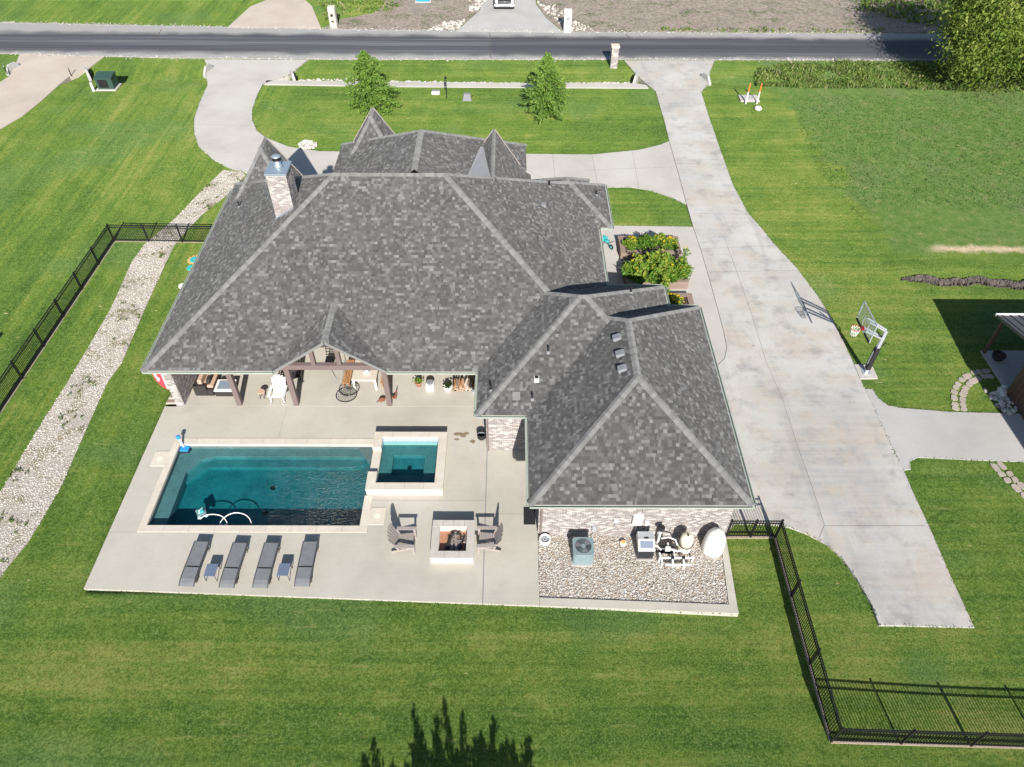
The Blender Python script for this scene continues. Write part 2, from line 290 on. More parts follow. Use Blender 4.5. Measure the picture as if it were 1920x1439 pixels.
# ------------------------------------------------------------------ mesh helpers
class MB:
    def __init__(s): s.v = []; s.f = []; s.a = []
    def add(s, vs_, fs, a=None):
        o = len(s.v); s.v += [tuple(q) for q in vs_]
        for f in fs: s.f.append([o+i for i in f]); s.a.append(.5 if a is None else a)
        return s
    def box(s, x0, x1, y0, y1, z0, z1, a=None, M_=None):
        p = [Vector((x, y, z)) for z in (z0, z1) for y in (y0, y1) for x in (x0, x1)]
        if M_: p = [M_ @ q for q in p]
        return s.add(p, [(0, 2, 3, 1), (4, 5, 7, 6), (0, 1, 5, 4), (2, 6, 7, 3), (0, 4, 6, 2), (1, 3, 7, 5)], a)
    def bar(s, A, B, w, t=None, up=(0, 0, 1), a=None):
        A = Vector(A); B = Vector(B); d = B-A; L = d.length
        if L < 1e-6: return s
        d.normalize(); u = Vector(up); x = d.cross(u)
        if x.length < 1e-3: x = d.cross(Vector((0, 1, 0)))
        x.normalize(); y = x.cross(d); t = t or w
        p = [q + x*sx*w/2 + y*sy*t/2 for q in (A, B) for sy in (-1, 1) for sx in (-1, 1)]
        return s.add(p, [(0, 1, 3, 2), (4, 6, 7, 5), (0, 4, 5, 1), (2, 3, 7, 6), (0, 2, 6, 4), (1, 5, 7, 3)], a)
    def tube(s, pts, r, n=8, a=None, closed=False, cap=True):
        pts = [Vector(p) for p in pts]; m = len(pts); rs = r if isinstance(r, (list, tuple)) else [r]*m
        vs_ = []
        for i, p in enumerate(pts):
            t = (pts[(i+1) % m]-pts[i-1]) if closed else (pts[min(i+1, m-1)]-pts[max(i-1, 0)])
            t.normalize(); u = Vector((0, 0, 1)) if abs(t.z) < .9 else Vector((1, 0, 0)); x = t.cross(u).normalized(); y = x.cross(t)
            for k in range(n): an = 2*math.pi*k/n; vs_.append(p + (x*math.cos(an)+y*math.sin(an))*rs[i])
        fs = []
        for i in range(m if closed else m-1):
            j = (i+1) % m
            for k in range(n): q = (k+1) % n; fs.append((i*n+k, i*n+q, j*n+q, j*n+k))
        if cap and not closed: fs += [tuple(range(n))[::-1], tuple((m-1)*n+k for k in range(n))]
        return s.add(vs_, fs, a)
    def lathe(s, c, prof, n=16, a=None, sx=1, sy=1):
        c = Vector(c); vs_ = []; m = len(prof)
        for r, z in prof:
            for k in range(n): an = 2*math.pi*k/n; vs_.append(c+Vector((r*math.cos(an)*sx, r*math.sin(an)*sy, z)))
        fs = [(i*n+k, i*n+(k+1) % n, (i+1)*n+(k+1) % n, (i+1)*n+k) for i in range(m-1) for k in range(n)]
        fs += [tuple(range(n))[::-1], tuple((m-1)*n+k for k in range(n))]
        return s.add(vs_, fs, a)
    def prism(s, poly, z0, z1, a=None):
        n = len(poly); ar = sum(poly[i][0]*poly[(i+1) % n][1]-poly[(i+1) % n][0]*poly[i][1] for i in range(n))
        if ar < 0: poly = poly[::-1]
        v = [(p[0], p[1], z0) for p in poly]+[(p[0], p[1], z1) for p in poly]
        return s.add(v, [tuple(range(n, 2*n)), tuple(range(n))[::-1]]+[(i, (i+1) % n, n+(i+1) % n, n+i) for i in range(n)], a)
    def build(s, name, m, parent=None, smooth=False, bevel=0, mtx=None):
        me = bpy.data.meshes.new(name); me.from_pydata(s.v, [], s.f)
        at = me.attributes.new('shade', 'FLOAT', 'FACE'); at.data.foreach_set('value', s.a)
        me.materials.append(MT[m])
        if smooth: me.polygons.foreach_set('use_smooth', [True]*len(s.f))
        me.update(); o = bpy.data.objects.new(name, me); col.objects.link(o)
        if parent: o.parent = parent
        if bevel: b = o.modifiers.new('bevel', 'BEVEL'); b.width = bevel; b.segments = 2; b.limit_method = 'ANGLE'
        return o
def tag(o, label=None, cat=None, group=None, kind=None):
    for k, v in (('label', label), ('category', cat), ('group', group), ('kind', kind)):
        if v: o[k] = v
    return o
def thing(name, loc, label, cat, group=None, rz=0):
    o = bpy.data.objects.new(name, None); col.objects.link(o); o.location = loc; o.rotation_euler = (0, 0, rz); o.empty_display_size = .2
    return tag(o, label, cat, group)
def copy_tree(o, parent=None):
    c = o.copy(); col.objects.link(c)
    if parent: c.parent = parent
    for ch in list(o.children): copy_tree(ch, c)
    return c
def npmesh(name, m, verts, tris, shade, parent=None, smooth=False):
    me = bpy.data.meshes.new(name); nv, nf, k = len(verts), len(tris), tris.shape[1]
    me.vertices.add(nv); me.vertices.foreach_set('co', np.asarray(verts, np.float32).ravel())
    me.loops.add(nf*k); me.loops.foreach_set('vertex_index', np.asarray(tris, np.int32).ravel())
    me.polygons.add(nf); me.polygons.foreach_set('loop_start', np.arange(0, nf*k, k, dtype=np.int32))
    at = me.attributes.new('shade', 'FLOAT', 'FACE'); at.data.foreach_set('value', np.asarray(shade, np.float32))
    me.materials.append(MT[m]); me.update(calc_edges=True)
    if smooth: me.polygons.foreach_set('use_smooth', [True]*nf)
    o = bpy.data.objects.new(name, me); col.objects.link(o)
    if parent: o.parent = parent
    return o
nr = np.random.RandomState(5)
def stones(name, m, centers, size, parent=None, flat=.6, bias=0):
    """a heap of small deformed stones (20 faces each) as one mesh"""
    t = (1+5**.5)/2
    iv = np.array([(-1, t, 0), (1, t, 0), (-1, -t, 0), (1, -t, 0), (0, -1, t), (0, 1, t), (0, -1, -t), (0, 1, -t), (t, 0, -1), (t, 0, 1), (-t, 0, -1), (-t, 0, 1)], float); iv /= np.linalg.norm(iv[0])
    it = np.array([(0, 11, 5), (0, 5, 1), (0, 1, 7), (0, 7, 10), (0, 10, 11), (1, 5, 9), (5, 11, 4), (11, 10, 2), (10, 7, 6), (7, 1, 8), (3, 9, 4), (3, 4, 2), (3, 2, 6), (3, 6, 8), (3, 8, 9), (4, 9, 5), (2, 4, 11), (6, 2, 10), (8, 6, 7), (9, 8, 1)])
    c = np.asarray(centers, float); n = len(c)
    s_ = np.clip(size*np.exp(nr.normal(0, .35, n)), size*.4, size*2.3)
    sc3 = np.stack([s_*nr.uniform(.8, 1.4, n), s_*nr.uniform(.7, 1.1, n), s_*flat*nr.uniform(.8, 1.2, n)], 1)
    v = iv[None]*sc3[:, None]*nr.uniform(.82, 1.15, (n, 12, 1)); a = nr.uniform(0, 6.28, n); ca, sa = np.cos(a)[:, None], np.sin(a)[:, None]
    x = v[:, :, 0]*ca-v[:, :, 1]*sa; y = v[:, :, 0]*sa+v[:, :, 1]*ca
    V = np.stack([x, y, v[:, :, 2]], 2)+c[:, None]
    T = it[None]+(np.arange(n)*12)[:, None, None]
    sh = np.clip(nr.beta(2, 1.6, n)+bias, 0, 1)
    return npmesh(name, m, V.reshape(-1, 3), T.reshape(-1, 3), np.repeat(sh, 20), parent)
def inpoly(P_, poly):
    poly = [(p[0], p[1]) for p in poly]; x, y = P_[:, 0], P_[:, 1]; ins = np.zeros(len(P_), bool); n = len(poly)
    for i in range(n):
        (x1, y1), (x2, y2) = poly[i], poly[i-1]
        c = ((y1 > y) != (y2 > y)) & (x < (x2-x1)*(y-y1)/(y2-y1+1e-12)+x1); ins ^= c
    return ins
def scatter(poly, dens):
    a = np.array([(p[0], p[1]) for p in poly]); lo, hi = a.min(0), a.max(0); n = int(np.prod(hi-lo)*dens)
    q = nr.uniform(lo, hi, (n, 2)); return q[inpoly(q, poly)]
def leaves(name, m, C, size, parent=None, elong=1.0, up=0., shade=None, dirs=None):
    """leaf-sized quads at points C with random facing"""
    C = np.asarray(C, float); n = len(C); s_ = size*np.exp(nr.normal(0, .25, n))[:, None]
    d = nr.normal(0, 1, (n, 3)) if dirs is None else np.asarray(dirs)+nr.normal(0, .35, (n, 3)); d /= np.linalg.norm(d, axis=1)[:, None]
    nn = nr.normal(0, 1, (n, 3)); nn[:, 2] += up; x = np.cross(d, nn); x /= np.linalg.norm(x, axis=1)[:, None]+1e-9
    V = np.stack([C-d*s_*elong*.5, C+x*s_*.35, C+d*s_*elong*.5, C-x*s_*.35], 1)
    T = np.arange(n*4).reshape(n, 4)
    if shade is None: shade = np.clip(nr.normal(.5, .22, n), 0, 1)
    return npmesh(name, m, V.reshape(-1, 3), T, shade, parent)
# ================================================================== THE GROUND
LZ = -.10
BK0, BK1 = G(1690, 527, LZ), G(2050, 540, LZ)          # foot of the eroded bank
ditchY = G(900, 146, LZ).y
def hgt(x, y):
    z = LZ - .20*math.exp(-((x-9.5)/5)**2-((y-13)/4)**2)
    z += -.42*math.exp(-((y-ditchY)/1.1)**2)*(1 if -60 < x < 60 else 0)
    if -16.95 < x < 8.7 and 14.75 < y < 40: z = -2.6
    if x > BK0.x-1:                                       # the bank steps up behind its foot
        d = y-(BK0.y+(BK1.y-BK0.y)*(x-BK0.x)/(BK1.x-BK0.x)); k = min(1, max(0, (x-BK0.x+.5)/3))
        if -.4 < d < 9: z += k*(0.26*min(1, max(0, (d-.32)/.35))*max(0, 1-max(0, d-1.5)/7.5) - .30*max(0, 1-abs(d-.05)/.6))
    return z
xs = sorted(set([-600, -300, -160, -110]+[round(-80+.5*i, 2) for i in range(321)]+[110, 160, 300, 600]+[-16.9, -16.4, 8.65, 8.4]))
ys = sorted(set([-200, -90, -45, -25]+[round(-12+.5*i, 2) for i in range(211)]+[110, 150, 220, 400, 800]+[14.72, 14.9]))
vv = [(x, y, hgt(x, y)) for y in ys for x in xs]; nx = len(xs)
ff = np.array([(j*nx+i, j*nx+i+1, (j+1)*nx+i+1, (j+1)*nx+i) for j in range(len(ys)-1) for i in range(nx-1)])
o = npmesh('lawn', 'lawn_grass', np.array(vv), ff, np.full(len(ff), .5), None, True); tag(o, 'mown green lawn around the house', None, None, 'structure')
def px(poly, z=0.): return [G(x, y, z) for x, y in poly]
def slab(name, poly, m, top, thick=.35, parent=None, label=None):
    o = MB().prism([(p[0], p[1]) for p in poly], top-thick, top).build(name, m, parent)
    return o if parent else tag(o, label, None, None, 'structure')
DZ = -.055
road = px([(-900, 22), (-300, 34), (0, 42), (640, 55), (1200, 61), (1700, 63), (1920, 65), (2300, 68), (2900, 74), (2900, 124), (2300, 118), (1920, 115), (1700, 113), (1200, 111), (640, 111), (300, 108), (0, 100), (-300, 92), (-900, 78)], -.03)
slab('road', road, 'asphalt', -.03, .2, None, 'asphalt road running past the house')
e_left = [(1170, 113.5), (1187, 133), (1210, 156), (1229, 171), (1245, 225), (1255, 264.6), (1271, 320), (1288, 384), (1300, 425.6), (1313.5, 464.5), (1336, 542), (1357, 619), (1363, 651), (1359, 671), (1344, 685)]
gw = [(9.2, 26.4), (9.2, 17.35)]
e_rest = [(1378, 981.6), (1444, 983), (1479, 988.5), (1513, 1001), (1551, 1021), (1579, 1047), (1607, 1086), (1635, 1134), (1649, 1172), (1827, 1177), (1780, 1075), (1746, 995.5), (1709, 917), (1695, 882), (1667, 826), (1643, 774), (1622, 729), (1612.6, 711), (1601.5, 684), (1584, 646), (1560, 597), (1528.5, 548.5), (1494, 503), (1452, 458), (1421, 420), (1403, 400), (1374, 346), (1353, 287), (1330, 221), (1315, 173), (1328, 156), (1332, 133), (1340, 113.5)]
drive_poly = px(e_left, DZ)+[Vector((x, y, DZ)) for x, y in gw]+px(e_rest, DZ)
drive = slab('driveway', drive_poly, 'drive_concrete', DZ, .4, None, 'long concrete driveway beside the garage')
w_poly = [(382, 111.5), (390, 125), (386, 140), (389, 160), (375, 190), (364, 222), (364, 250), (372, 275), (400, 300), (430, 316), (460, 324), (640, 341), (1000, 353), (1100, 352), (1136, 351), (1180, 351), (1220, 357), (1258, 370), (1288, 384), (1271, 320), (1255, 264.6), (1240, 271), (1200, 281), (1110, 290), (1000, 289), (820, 287), (660, 284.5), (600, 284), (540, 275), (510, 263), (497, 257), (482, 246), (473, 225), (473, 205), (482, 180), (493, 157), (540, 142), (578, 112.5)]
loop = slab('loop_drive', px(w_poly, DZ), 'pale_concrete', DZ, .4, None, 'curved concrete loop drive before the house front')
slab('front_walk', px([(500, 151), (700, 153), (960, 156), (1196, 157), (1212, 160), (1216, 165.5), (960, 164), (700, 162), (496, 157.5)], DZ), 'pale_concrete', DZ, .2, None, 'narrow pale sidewalk along the front lawn')
pad = [(5.3, 36.3)]
pad_poly = [Vector((5.2, G(1147, 423, DZ).y, DZ))]+px(e_left[8:], DZ)+[Vector((9.2, 26.4, DZ)), Vector((5.2, 26.4, DZ))]
slab('side_patio', pad_poly, 'pale_concrete', DZ+.006, .4, None, 'concrete side patio between the house and driveway')
apron = [(1622, 729), (1636, 730), (1646.6, 746.5), (1664, 760), (1688, 765), (1782, 772.5), (1883, 775), (1990, 777), (1990, 868), (1920, 866), (1831, 863), (1723, 857.6), (1706, 864.6), (1708, 880), (1695, 882), (1667, 826), (1643, 774)]
slab('shop_apron', px(apron, DZ), 'grey_concrete', DZ+.002, .3, None, 'smooth concrete apron leading to the workshop')
slab('hoop_pad', px([(1601.5, 684), (1634.5, 685.7), (1646, 710), (1612.6, 711)], DZ), 'pale_concrete', DZ+.03, .3, None, 'small concrete pad under the basketball hoop')
slab('neighbour_drive', px([(37, 102), (28, 123), (18, 143), (-60, 190), (-60, 275), (0, 242), (43, 217), (80, 187), (113, 157), (130, 143), (167, 128), (195, 106.5)], DZ), 'tan_concrete', DZ, .4, None, 'tan concrete drive of the neighbouring house')
slab('far_drive', px([(426, 52), (470, 12), (500, 0), (530, -20), (575, -20), (572, 0), (585, 12), (602, 53)], -.02), 'tan_concrete', -.02, .3, None, 'tan concrete drive across the road')
slab('truck_drive', px([(855, 59.5), (900, 20), (915, -40), (1000, -40), (1005, 8), (1025, 35), (1056, 61)], -.02), 'grey_concrete', -.02, .3, None, 'new grey concrete drive across the road')
dl = px([(604, 54), (640, 36), (700, 25), (720, 8), (700, -60), (912, -60), (912, 0), (895, 25), (852, 59)], -.06); slab('dirt_lot', dl, 'bare_dirt', -.06, .1, None, 'bare dirt lot across the road')
dr = px([(1058, 60.5), (1026, 35), (1007, 8), (1003, -60), (2100, -60), (2100, 60), (1830, 62), (1640, 61), (1300, 60.5)], -.06); slab('building_lot', dr, 'bare_dirt', -.06, .1, None, 'cleared brown building lot across the road')
def joint(pts, z, parent, wd=.014):
    for a, b in zip(pts, pts[1:]):
        m = MB(); d = (b-a).normalized(); s_ = Vector((-d.y, d.x, 0))*wd/2
        m.add([a-s_, b-s_, b+s_, a+s_], [(0, 1, 2, 3)]); q = m.build('joint', 'bank_soil', parent); q.location.z = z
joint(px(e_left[5:], 0), DZ+.010, drive, .03)
joint(px([(1359, 447), (1378, 498), (1408, 583), (1438, 680), (1466, 743), (1500, 847), (1525, 917), (1547, 985)], 0), DZ+.004, drive)
for l in ([(1313, 466), (1452, 459)], [(1548, 985), (1735, 985)], [(1546, 985), (1536, 1008)], [(1265, 300), (1357, 298)], [(1308, 399), (1402, 401)], [(1330, 509), (1496, 506)]): joint(px(l, 0), DZ+.004, drive)
for l in ([(1036, 290), (1042, 345)], [(1110, 290), (1122, 352)], [(1186, 284), (1198, 352)], [(1100, 318), (1268, 312)], [(470, 235), (366, 232)]): joint(px(l, 0), DZ+.004, loop)
# --- patio slabs
S0, S1 = (-17.05, 14.78), (9.02, 13.78)
def sy(x): return S0[1]+(S1[1]-S0[1])*(x-S0[0])/(S1[0]-S0[0])
patio = thing('patio', (0, 0, 0), 'concrete pool patio', None); patio['kind'] = 'structure'; del patio['label']
PE = 24.68
PX0, PX1, PY0, PY1 = -15.55, -6.43, 17.77, 22.25     # pool opening
CX0, CX1, CY0, CY1 = -15.86, -6.07, 17.43, 22.63     # outside of the coping
def pslab(poly): MB().prism(poly, -.45, 0).build('slab', 'patio_concrete', patio)
pslab([(-17.05, sy(-17.05)), (CX0-.004, sy(CX0)), (CX0-.004, PE), (-17.05, PE)])
pslab([(CX0-.004, sy(CX0)), (CX1+.004, sy(CX1)), (CX1+.004, CY0-.004), (CX0-.004, CY0-.004)])
pslab([(CX0-.004, CY1+.004), (-6.36, CY1+.004), (-6.36, PE), (CX0-.004, PE)])
pslab([(CX1+.004, sy(CX1)), (-1.07, sy(-1.07)), (-1.07, 19.36), (CX1+.004, 19.36)])
pslab([(-2.95, 19.36), (-1.07, 19.36), (-1.07, PE), (-2.95, PE)])
pslab([(-6.36, 22.70), (-2.95, 22.70), (-2.95, PE), (-6.36, PE)])
pslab([(-1.03, sy(-1.03)), (1.2, sy(1.2)), (1.2, 17.38), (1.2, 22.0), (-1.03, 22.0)])
pslab([(-1.03, 22.0), (1.2, 22.0), (1.2, PE), (-1.03, PE)])
MB().prism([(-1.07, sy(-1.07)+.01), (-1.03, sy(-1.03)+.01), (-1.03, PE), (-1.07, PE)], -.4, -.012).build('drain_channel', 'vent_grey', patio)
MB().prism([(-16.3, PE+.02), (-1.1, PE+.02), (-1.1, 29), (-16.3, 29)], -.4, .012).build('porch_floor', 'patio_concrete', patio)
k = MB(); k.prism([(1.21, sy(1.21)), (9.02, sy(9.02)), (9.02, sy(9.02)+.36), (1.21, sy(1.21)+.36)], -.6, -.005); k.build('kerb', 'patio_concrete', patio)
MB().prism([(8.70, sy(9.02)+.365), (9.02, sy(9.02)+.365), (9.22, 17.36), (8.98, 17.36)], -.6, -.005).build('kerb', 'patio_concrete', patio)
for l in ([(-17.03, 17.43), (CX0, 17.43)], [(-11, PE), (-11, CY1)], [(-1.0, 18.4), (1.2, 18.4)], [(-6.0, 19.1), (-1.1, 19.1)]): joint([Vector((*l[0], 0)), Vector((*l[1], 0))], .003, patio, .008)
gb = [(1.22, sy(1.22)+.37), (8.69, sy(8.9)+.37), (8.97, 17.36), (1.22, 17.36)]
MB().prism(gb, -.5, -.075).build('bed_soil', 'bed_grit', patio)
q = scatter(gb, 950); o = stones('river_gravel', 'pebble', np.c_[q, nr.uniform(-.08, -.055, len(q))], .0225); tag(o, 'tan and grey river pebbles beside the garage', 'gravel', None, 'stuff')
# wet stain on the patio
m = MB()
for cx, cy, rx, ry in ((858, 814, 9, 3), (868, 816, 7, 4), (875, 813, 5, 2.5), (886, 828, 5, 3.5), (856, 824, 5, 2)):
    ring = [G(cx+rx*math.cos(t)*rnd.uniform(.75, 1.2), cy+ry*math.sin(t)*rnd.uniform(.75, 1.2), .0045+.001*rnd.random()) for t in [i*.45 for i in range(14)]]
    m.add(ring, [tuple(range(14))])
m.build('damp_stain', 'stain_damp', patio)
# ================================================================== POOL AND SPA
pool = thing('swimming_pool', (-11, 20, 0), 'rectangular swimming pool with teal water and limestone coping', 'pool')
def P_(o, par):
    o.parent = par; o.matrix_parent_inverse = Matrix.Translation(-Vector(par.location)) if par.rotation_euler.z == 0 else (Matrix.Translation(par.location) @ Matrix.Rotation(par.rotation_euler.z, 4, 'Z')).inverted(); return o
def cop(x0, x1, y0, y1, along, n, z0, z1, par, mat='limestone', name='coping_stone'):
    g = .006
    for i in range(n):
        a, b = i/n, (i+1)/n; m = MB(); dz = rnd.uniform(-.002, .003)
        if along == 'x': m.box(x0+(x1-x0)*a+g/2, x0+(x1-x0)*b-g/2, y0, y1, z0, z1+dz, rnd.random())
        else: m.box(x0, x1, y0+(y1-y0)*a+g/2, y0+(y1-y0)*b-g/2, z0, z1+dz, rnd.random())
        P_(m.build(name, mat, None, False, .008), par)
cop(CX0, CX1, CY0, PY0, 'x', 9, -.12, .02, pool); cop(CX0, -6.40, PY1, CY1, 'x', 9, -.12, .02, pool)
cop(CX0, PX0, PY0, PY1, 'y', 4, -.12, .02, pool); cop(PX1, CX1, PY0, 19.35, 'y', 2, -.12, .02, pool)
FZ, BZ, WZ = -.86, -.34, -.13
m = MB()   # shell: walls, floor, ledges
x0, x1, y0, y1 = PX0, PX1, PY0, PY1
m.add([(x0, y0, -.12), (x1, y0, -.12), (x1, y1, -.12), (x0, y1, -.12), (x0, y0, FZ), (x1, y0, FZ), (x1, y1, FZ), (x0, y1, FZ)], [(4, 5, 6, 7), (0, 4, 7, 3), (1, 2, 6, 5), (0, 1, 5, 4), (3, 7, 6, 2)])
P_(m.build('basin', 'pool_plaster'), pool)
b = MB(); b.prism([(x0, y0+.02), (x0+.62, y0+.02), (x0+.62, y1-1.35), (x0+1.1, y1-.62), (x0+1.7, y1-.42), (x1-.01, y1-.42), (x1-.01, y1-.005), (x0+.005, y1-.005)], FZ+.002, BZ); P_(b.build('ledge', 'pool_plaster'), pool)
b = MB(); b.prism([(x0+.62, y1-1.75), (x0+1.45, y1-.85), (x1-.8, y1-.85), (x1-.02, y1-.5), (x1-.02, y1-.42), (x0+1.7, y1-.43), (x0+1.1, y1-.63), (x0+.62, y1-1.36)], FZ+.002, (BZ+FZ)/2-.02); P_(b.build('step', 'pool_plaster'), pool)
b = MB(); b.prism([(x1-.75, y1-.02), (x1-.01, y1-.02), (x1-.01, y1-.95)], FZ+.004, BZ+.12); P_(b.build('corner_ledge', 'pool_plaster'), pool)
for c in (G(512, 916, FZ), G(497, 963, FZ)): P_(MB().lathe((c.x, c.y, FZ+.004), [(.13, 0), (.13, .02)], 16).build('drain', 'black_rubber'), pool)
nw = 60; gx = np.linspace(x0+.002, x1-.002, 140); gy = np.linspace(y0+.002, y1-.002, 70)
wv = [(x, y, WZ) for y in gy for x in gx]; wf = [(j*140+i, j*140+i+1, (j+1)*140+i+1, (j+1)*140+i) for j in range(69) for i in range(139)]
def water_body(x0, x1, y0, y1, z0, z1, par):
    m = MB(); m.box(x0, x1, y0, y1, z0, z1); P_(m.build('water', 'pool_water'), par)
water_body(x0+.002, x1-.002, y0+.002, y1-.002, FZ-.01, WZ, pool)
for a in ([(160, 362), (262, 365), (305, 256), (200, 258)], [(1722, 785), (1840, 785), (1860, 662), (1752, 662)]):
    p4 = [G(240+x/3.84, 780+y/3.84) for x, y in a]; m = MB().prism([(p.x, p.y) for p in p4], -.1, .022, .3); lid = P_(m.build('skimmer_pad', 'limestone', None, False, .006), pool)
    c = sum(p4, Vector())/4; P_(MB().lathe((c.x, c.y, .022), [(.13, 0), (.13, .006)], 20).build('skimmer_lid', 'cream_plastic'), pool)
spa = thing('spa', (-4.63, 21.0, 0), 'raised square limestone spa spilling into the pool', 'spa')
SX0, SX1, SY0, SY1, SZ = -6.36, -2.93, 19.35, 22.70, .45
IX0, IX1, IY0, IY1 = -5.95, -3.33, 19.74, 22.36
cop(SX0, SX1, SY0, IY0, 'x', 4, SZ-.08, SZ, spa); cop(SX0, SX1, IY1, SY1, 'x', 4, SZ-.08, SZ, spa); cop(IX1, SX1, IY0, IY1, 'y', 3, SZ-.08, SZ, spa)
cop(SX0, IX0, IY0, 20.35, 'y', 1, SZ-.08, SZ, spa); cop(SX0, IX0, 21.72, IY1, 'y', 1, SZ-.08, SZ, spa)
cop(SX0+.02, IX0, 20.36, 21.71, 'y', 2, .14, .24, spa, 'limestone', 'spillway_stone')
e = .02
def wallbox(x0, x1, y0, y1, z0, z1, mat, name, par): P_(MB().box(x0, x1, y0, y1, z0, z1).build(name, mat), par)
for a in ((SX0+e, SX1-e, SY0+e, IY0-.001, -.55), (SX0+e, SX1-e, IY1+.001, SY1-e, -.55), (IX1+.001, SX1-e, IY0, IY1, -.55)): wallbox(*a[:4], a[4], SZ-.081, 'limestone', 'spa_wall', spa)
wallbox(SX0+e, IX0-.001, IY0, 20.35, -.9, SZ-.081, 'limestone', 'spa_wall', spa); wallbox(SX0+e, IX0-.001, 21.72, IY1, -.9, SZ-.081, 'limestone', 'spa_wall', spa); wallbox(SX0+e, IX0-.001, 20.351, 21.719, -.9, .138, 'limestone', 'spa_wall', spa)
t = .006
for a in ((IX0, IX1, IY1-t, IY1-.0005), (IX0, IX1, IY0+.0005, IY0+t), (IX1-t, IX1-.0005, IY0+t, IY1-t), (IX0+.0005, IX0+t, IY0+t, 20.34), (IX0+.0005, IX0+t, 21.73, IY1-t)): wallbox(*a, .0, SZ-.085, 'pool_tile', 'tile_band', spa)
SF, SB, SW = -.38, -.13, .19
m = MB(); a0, a1, b0, b1 = IX0+.01, IX1-.01, IY0+.01, IY1-.01; c0, c1, d0, d1 = -5.42, -3.95, 20.55, 21.75
m.add([(a0, b0, SB), (a1, b0, SB), (a1, b1, SB), (a0, b1, SB), (c0, d0, SB), (c1, d0, SB), (c1, d1, SB), (c0, d1, SB), (c0, d0, SF), (c1, d0, SF), (c1, d1, SF), (c0, d1, SF)], [(0, 1, 5, 4), (1, 2, 6, 5), (2, 3, 7, 6), (3, 0, 4, 7), (8, 9, 10, 11), (4, 5, 9, 8), (5, 6, 10, 9), (6, 7, 11, 10), (7, 4, 8, 11)])
P_(m.build('basin', 'pool_plaster'), spa); P_(MB().lathe((-4.65, 21.2, SF+.004), [(.11, 0), (.11, .02)], 16).build('drain', 'black_rubber'), spa)
water_body(a0, a1, b0, b1, SF-.01, SW, spa)
# ================================================================== THE HOUSE
house = thing('house', (-5, 30, 0), 'large brick house with grey shingled hip roofs', 'house')
ZE = 2.85
def clip(poly, a, b):
    """keep the part of 2D poly left of a->b"""
    out = []; n = len(poly)
    def sd(p): return (b[0]-a[0])*(p[1]-a[1])-(b[1]-a[1])*(p[0]-a[0])
    for i in range(n):
        p, q = poly[i], poly[(i+1) % n]; dp, dq = sd(p), sd(q)
        if dp >= 0: out.append(p)
        if (dp >= 0) != (dq >= 0): t = dp/(dp-dq); out.append((p[0]+(q[0]-p[0])*t, p[1]+(q[1]-p[1])*t))
    return out
EXPO = .135
def plane_frame(poly):
    p = [Vector(q) for q in poly]; n = Vector()
    for i in range(len(p)): a, b = p[i], p[(i+1) % len(p)]; n += a.cross(b)
    n.normalize()
    if n.z < 0: n = -n
    u = Vector((0, 0, 1)).cross(n).normalized(); v = n.cross(u); return n, u, v
def roof_plane(poly, roof, shingled=True, name='roof_slope', deck_polys=None, hole=None):
    P3 = [Vector(q) for q in poly]; n, u, v = plane_frame(P3); O = P3[0]
    deck = MB()
    for dp in (deck_polys or [P3]):
        dp = [Vector(q) for q in dp]; up = [q-n*.004 for q in dp]; lo = [q-n*.05 for q in dp]; k = len(dp)
        deck.add(up+lo, [tuple(range(k)), tuple(range(k, 2*k))[::-1]]+[(i, (i+1) % k, k+(i+1) % k, k+i) for i in range(k)])
    k = len(P3)
    d = P_(deck.build(name, 'shingle'), house); 
    if not shingled: return
    uv = [((q-O).dot(u), (q-O).dot(v)) for q in P3]
    ar = sum(uv[i][0]*uv[(i+1) % k][1]-uv[(i+1) % k][0]*uv[i][1] for i in range(k))
    if ar < 0: uv = uv[::-1]
    vmin = min(q[1] for q in uv); vmax = max(q[1] for q in uv); umin = min(q[0] for q in uv); umax = max(q[0] for q in uv)
    m = MB(); r = int((vmax-vmin)/EXPO)+1
    for i in range(r):
        a, b = vmin+i*EXPO, vmin+(i+1)*EXPO+.004; x = umin-rnd.random()*.3
        # extent of this row
        row = clip(clip(uv, (-99, a), (99, a)), (99, b), (-99, b))
        if len(row) < 3: continue
        rx0, rx1 = min(q[0] for q in row), max(q[0] for q in row); x = rx0-rnd.random()*.25; run = rnd.random()
        while x < rx1:
            wd = rnd.choice((.07, .09, .12, .14, .14, .17, .20, .24)); run = .25*run+.75*rnd.random()
            sh = rnd.choice((.18, .28, .34, .4, .46, .52, .58, .66, .8, .95))*.75+run*.25
            quad = [(x+.002, a), (x+wd-.002, a), (x+wd-.002, b), (x+.002, b)]; full = rx0+.0 <= x and x+wd <= rx1
            pl = quad
            for j in range(k): 
                pl = clip(pl, uv[j], uv[(j+1) % k])
                if len(pl) < 3: break
            if len(pl) >= 3 and hole is not None and hole(O+u*(x+wd/2)+v*(a+b)/2): pl = []
            if len(pl) >= 3:
                hb = rnd.choice((.009, .009, .016)); 
                pts = [O+u*p[0]+v*p[1]+n*(hb-(hb-.001)*(p[1]-a)/(b-a)) for p in pl]
                m.add(pts, [tuple(range(len(pts)))], sh)
                bot = [p for p in pl if abs(p[1]-a) < 1e-6]
                if len(bot) == 2:
                    lo_, hi_ = sorted(bot); A = O+u*lo_[0]+v*a; B = O+u*hi_[0]+v*a
                    m.add([A-n*.003, B-n*.003, B+n*hb, A+n*hb], [(0, 1, 2, 3)], sh*.8)
            x += wd
    o = m.build('shingles', 'shingle', d); o['kind'] = 'stuff'
CAPS = []
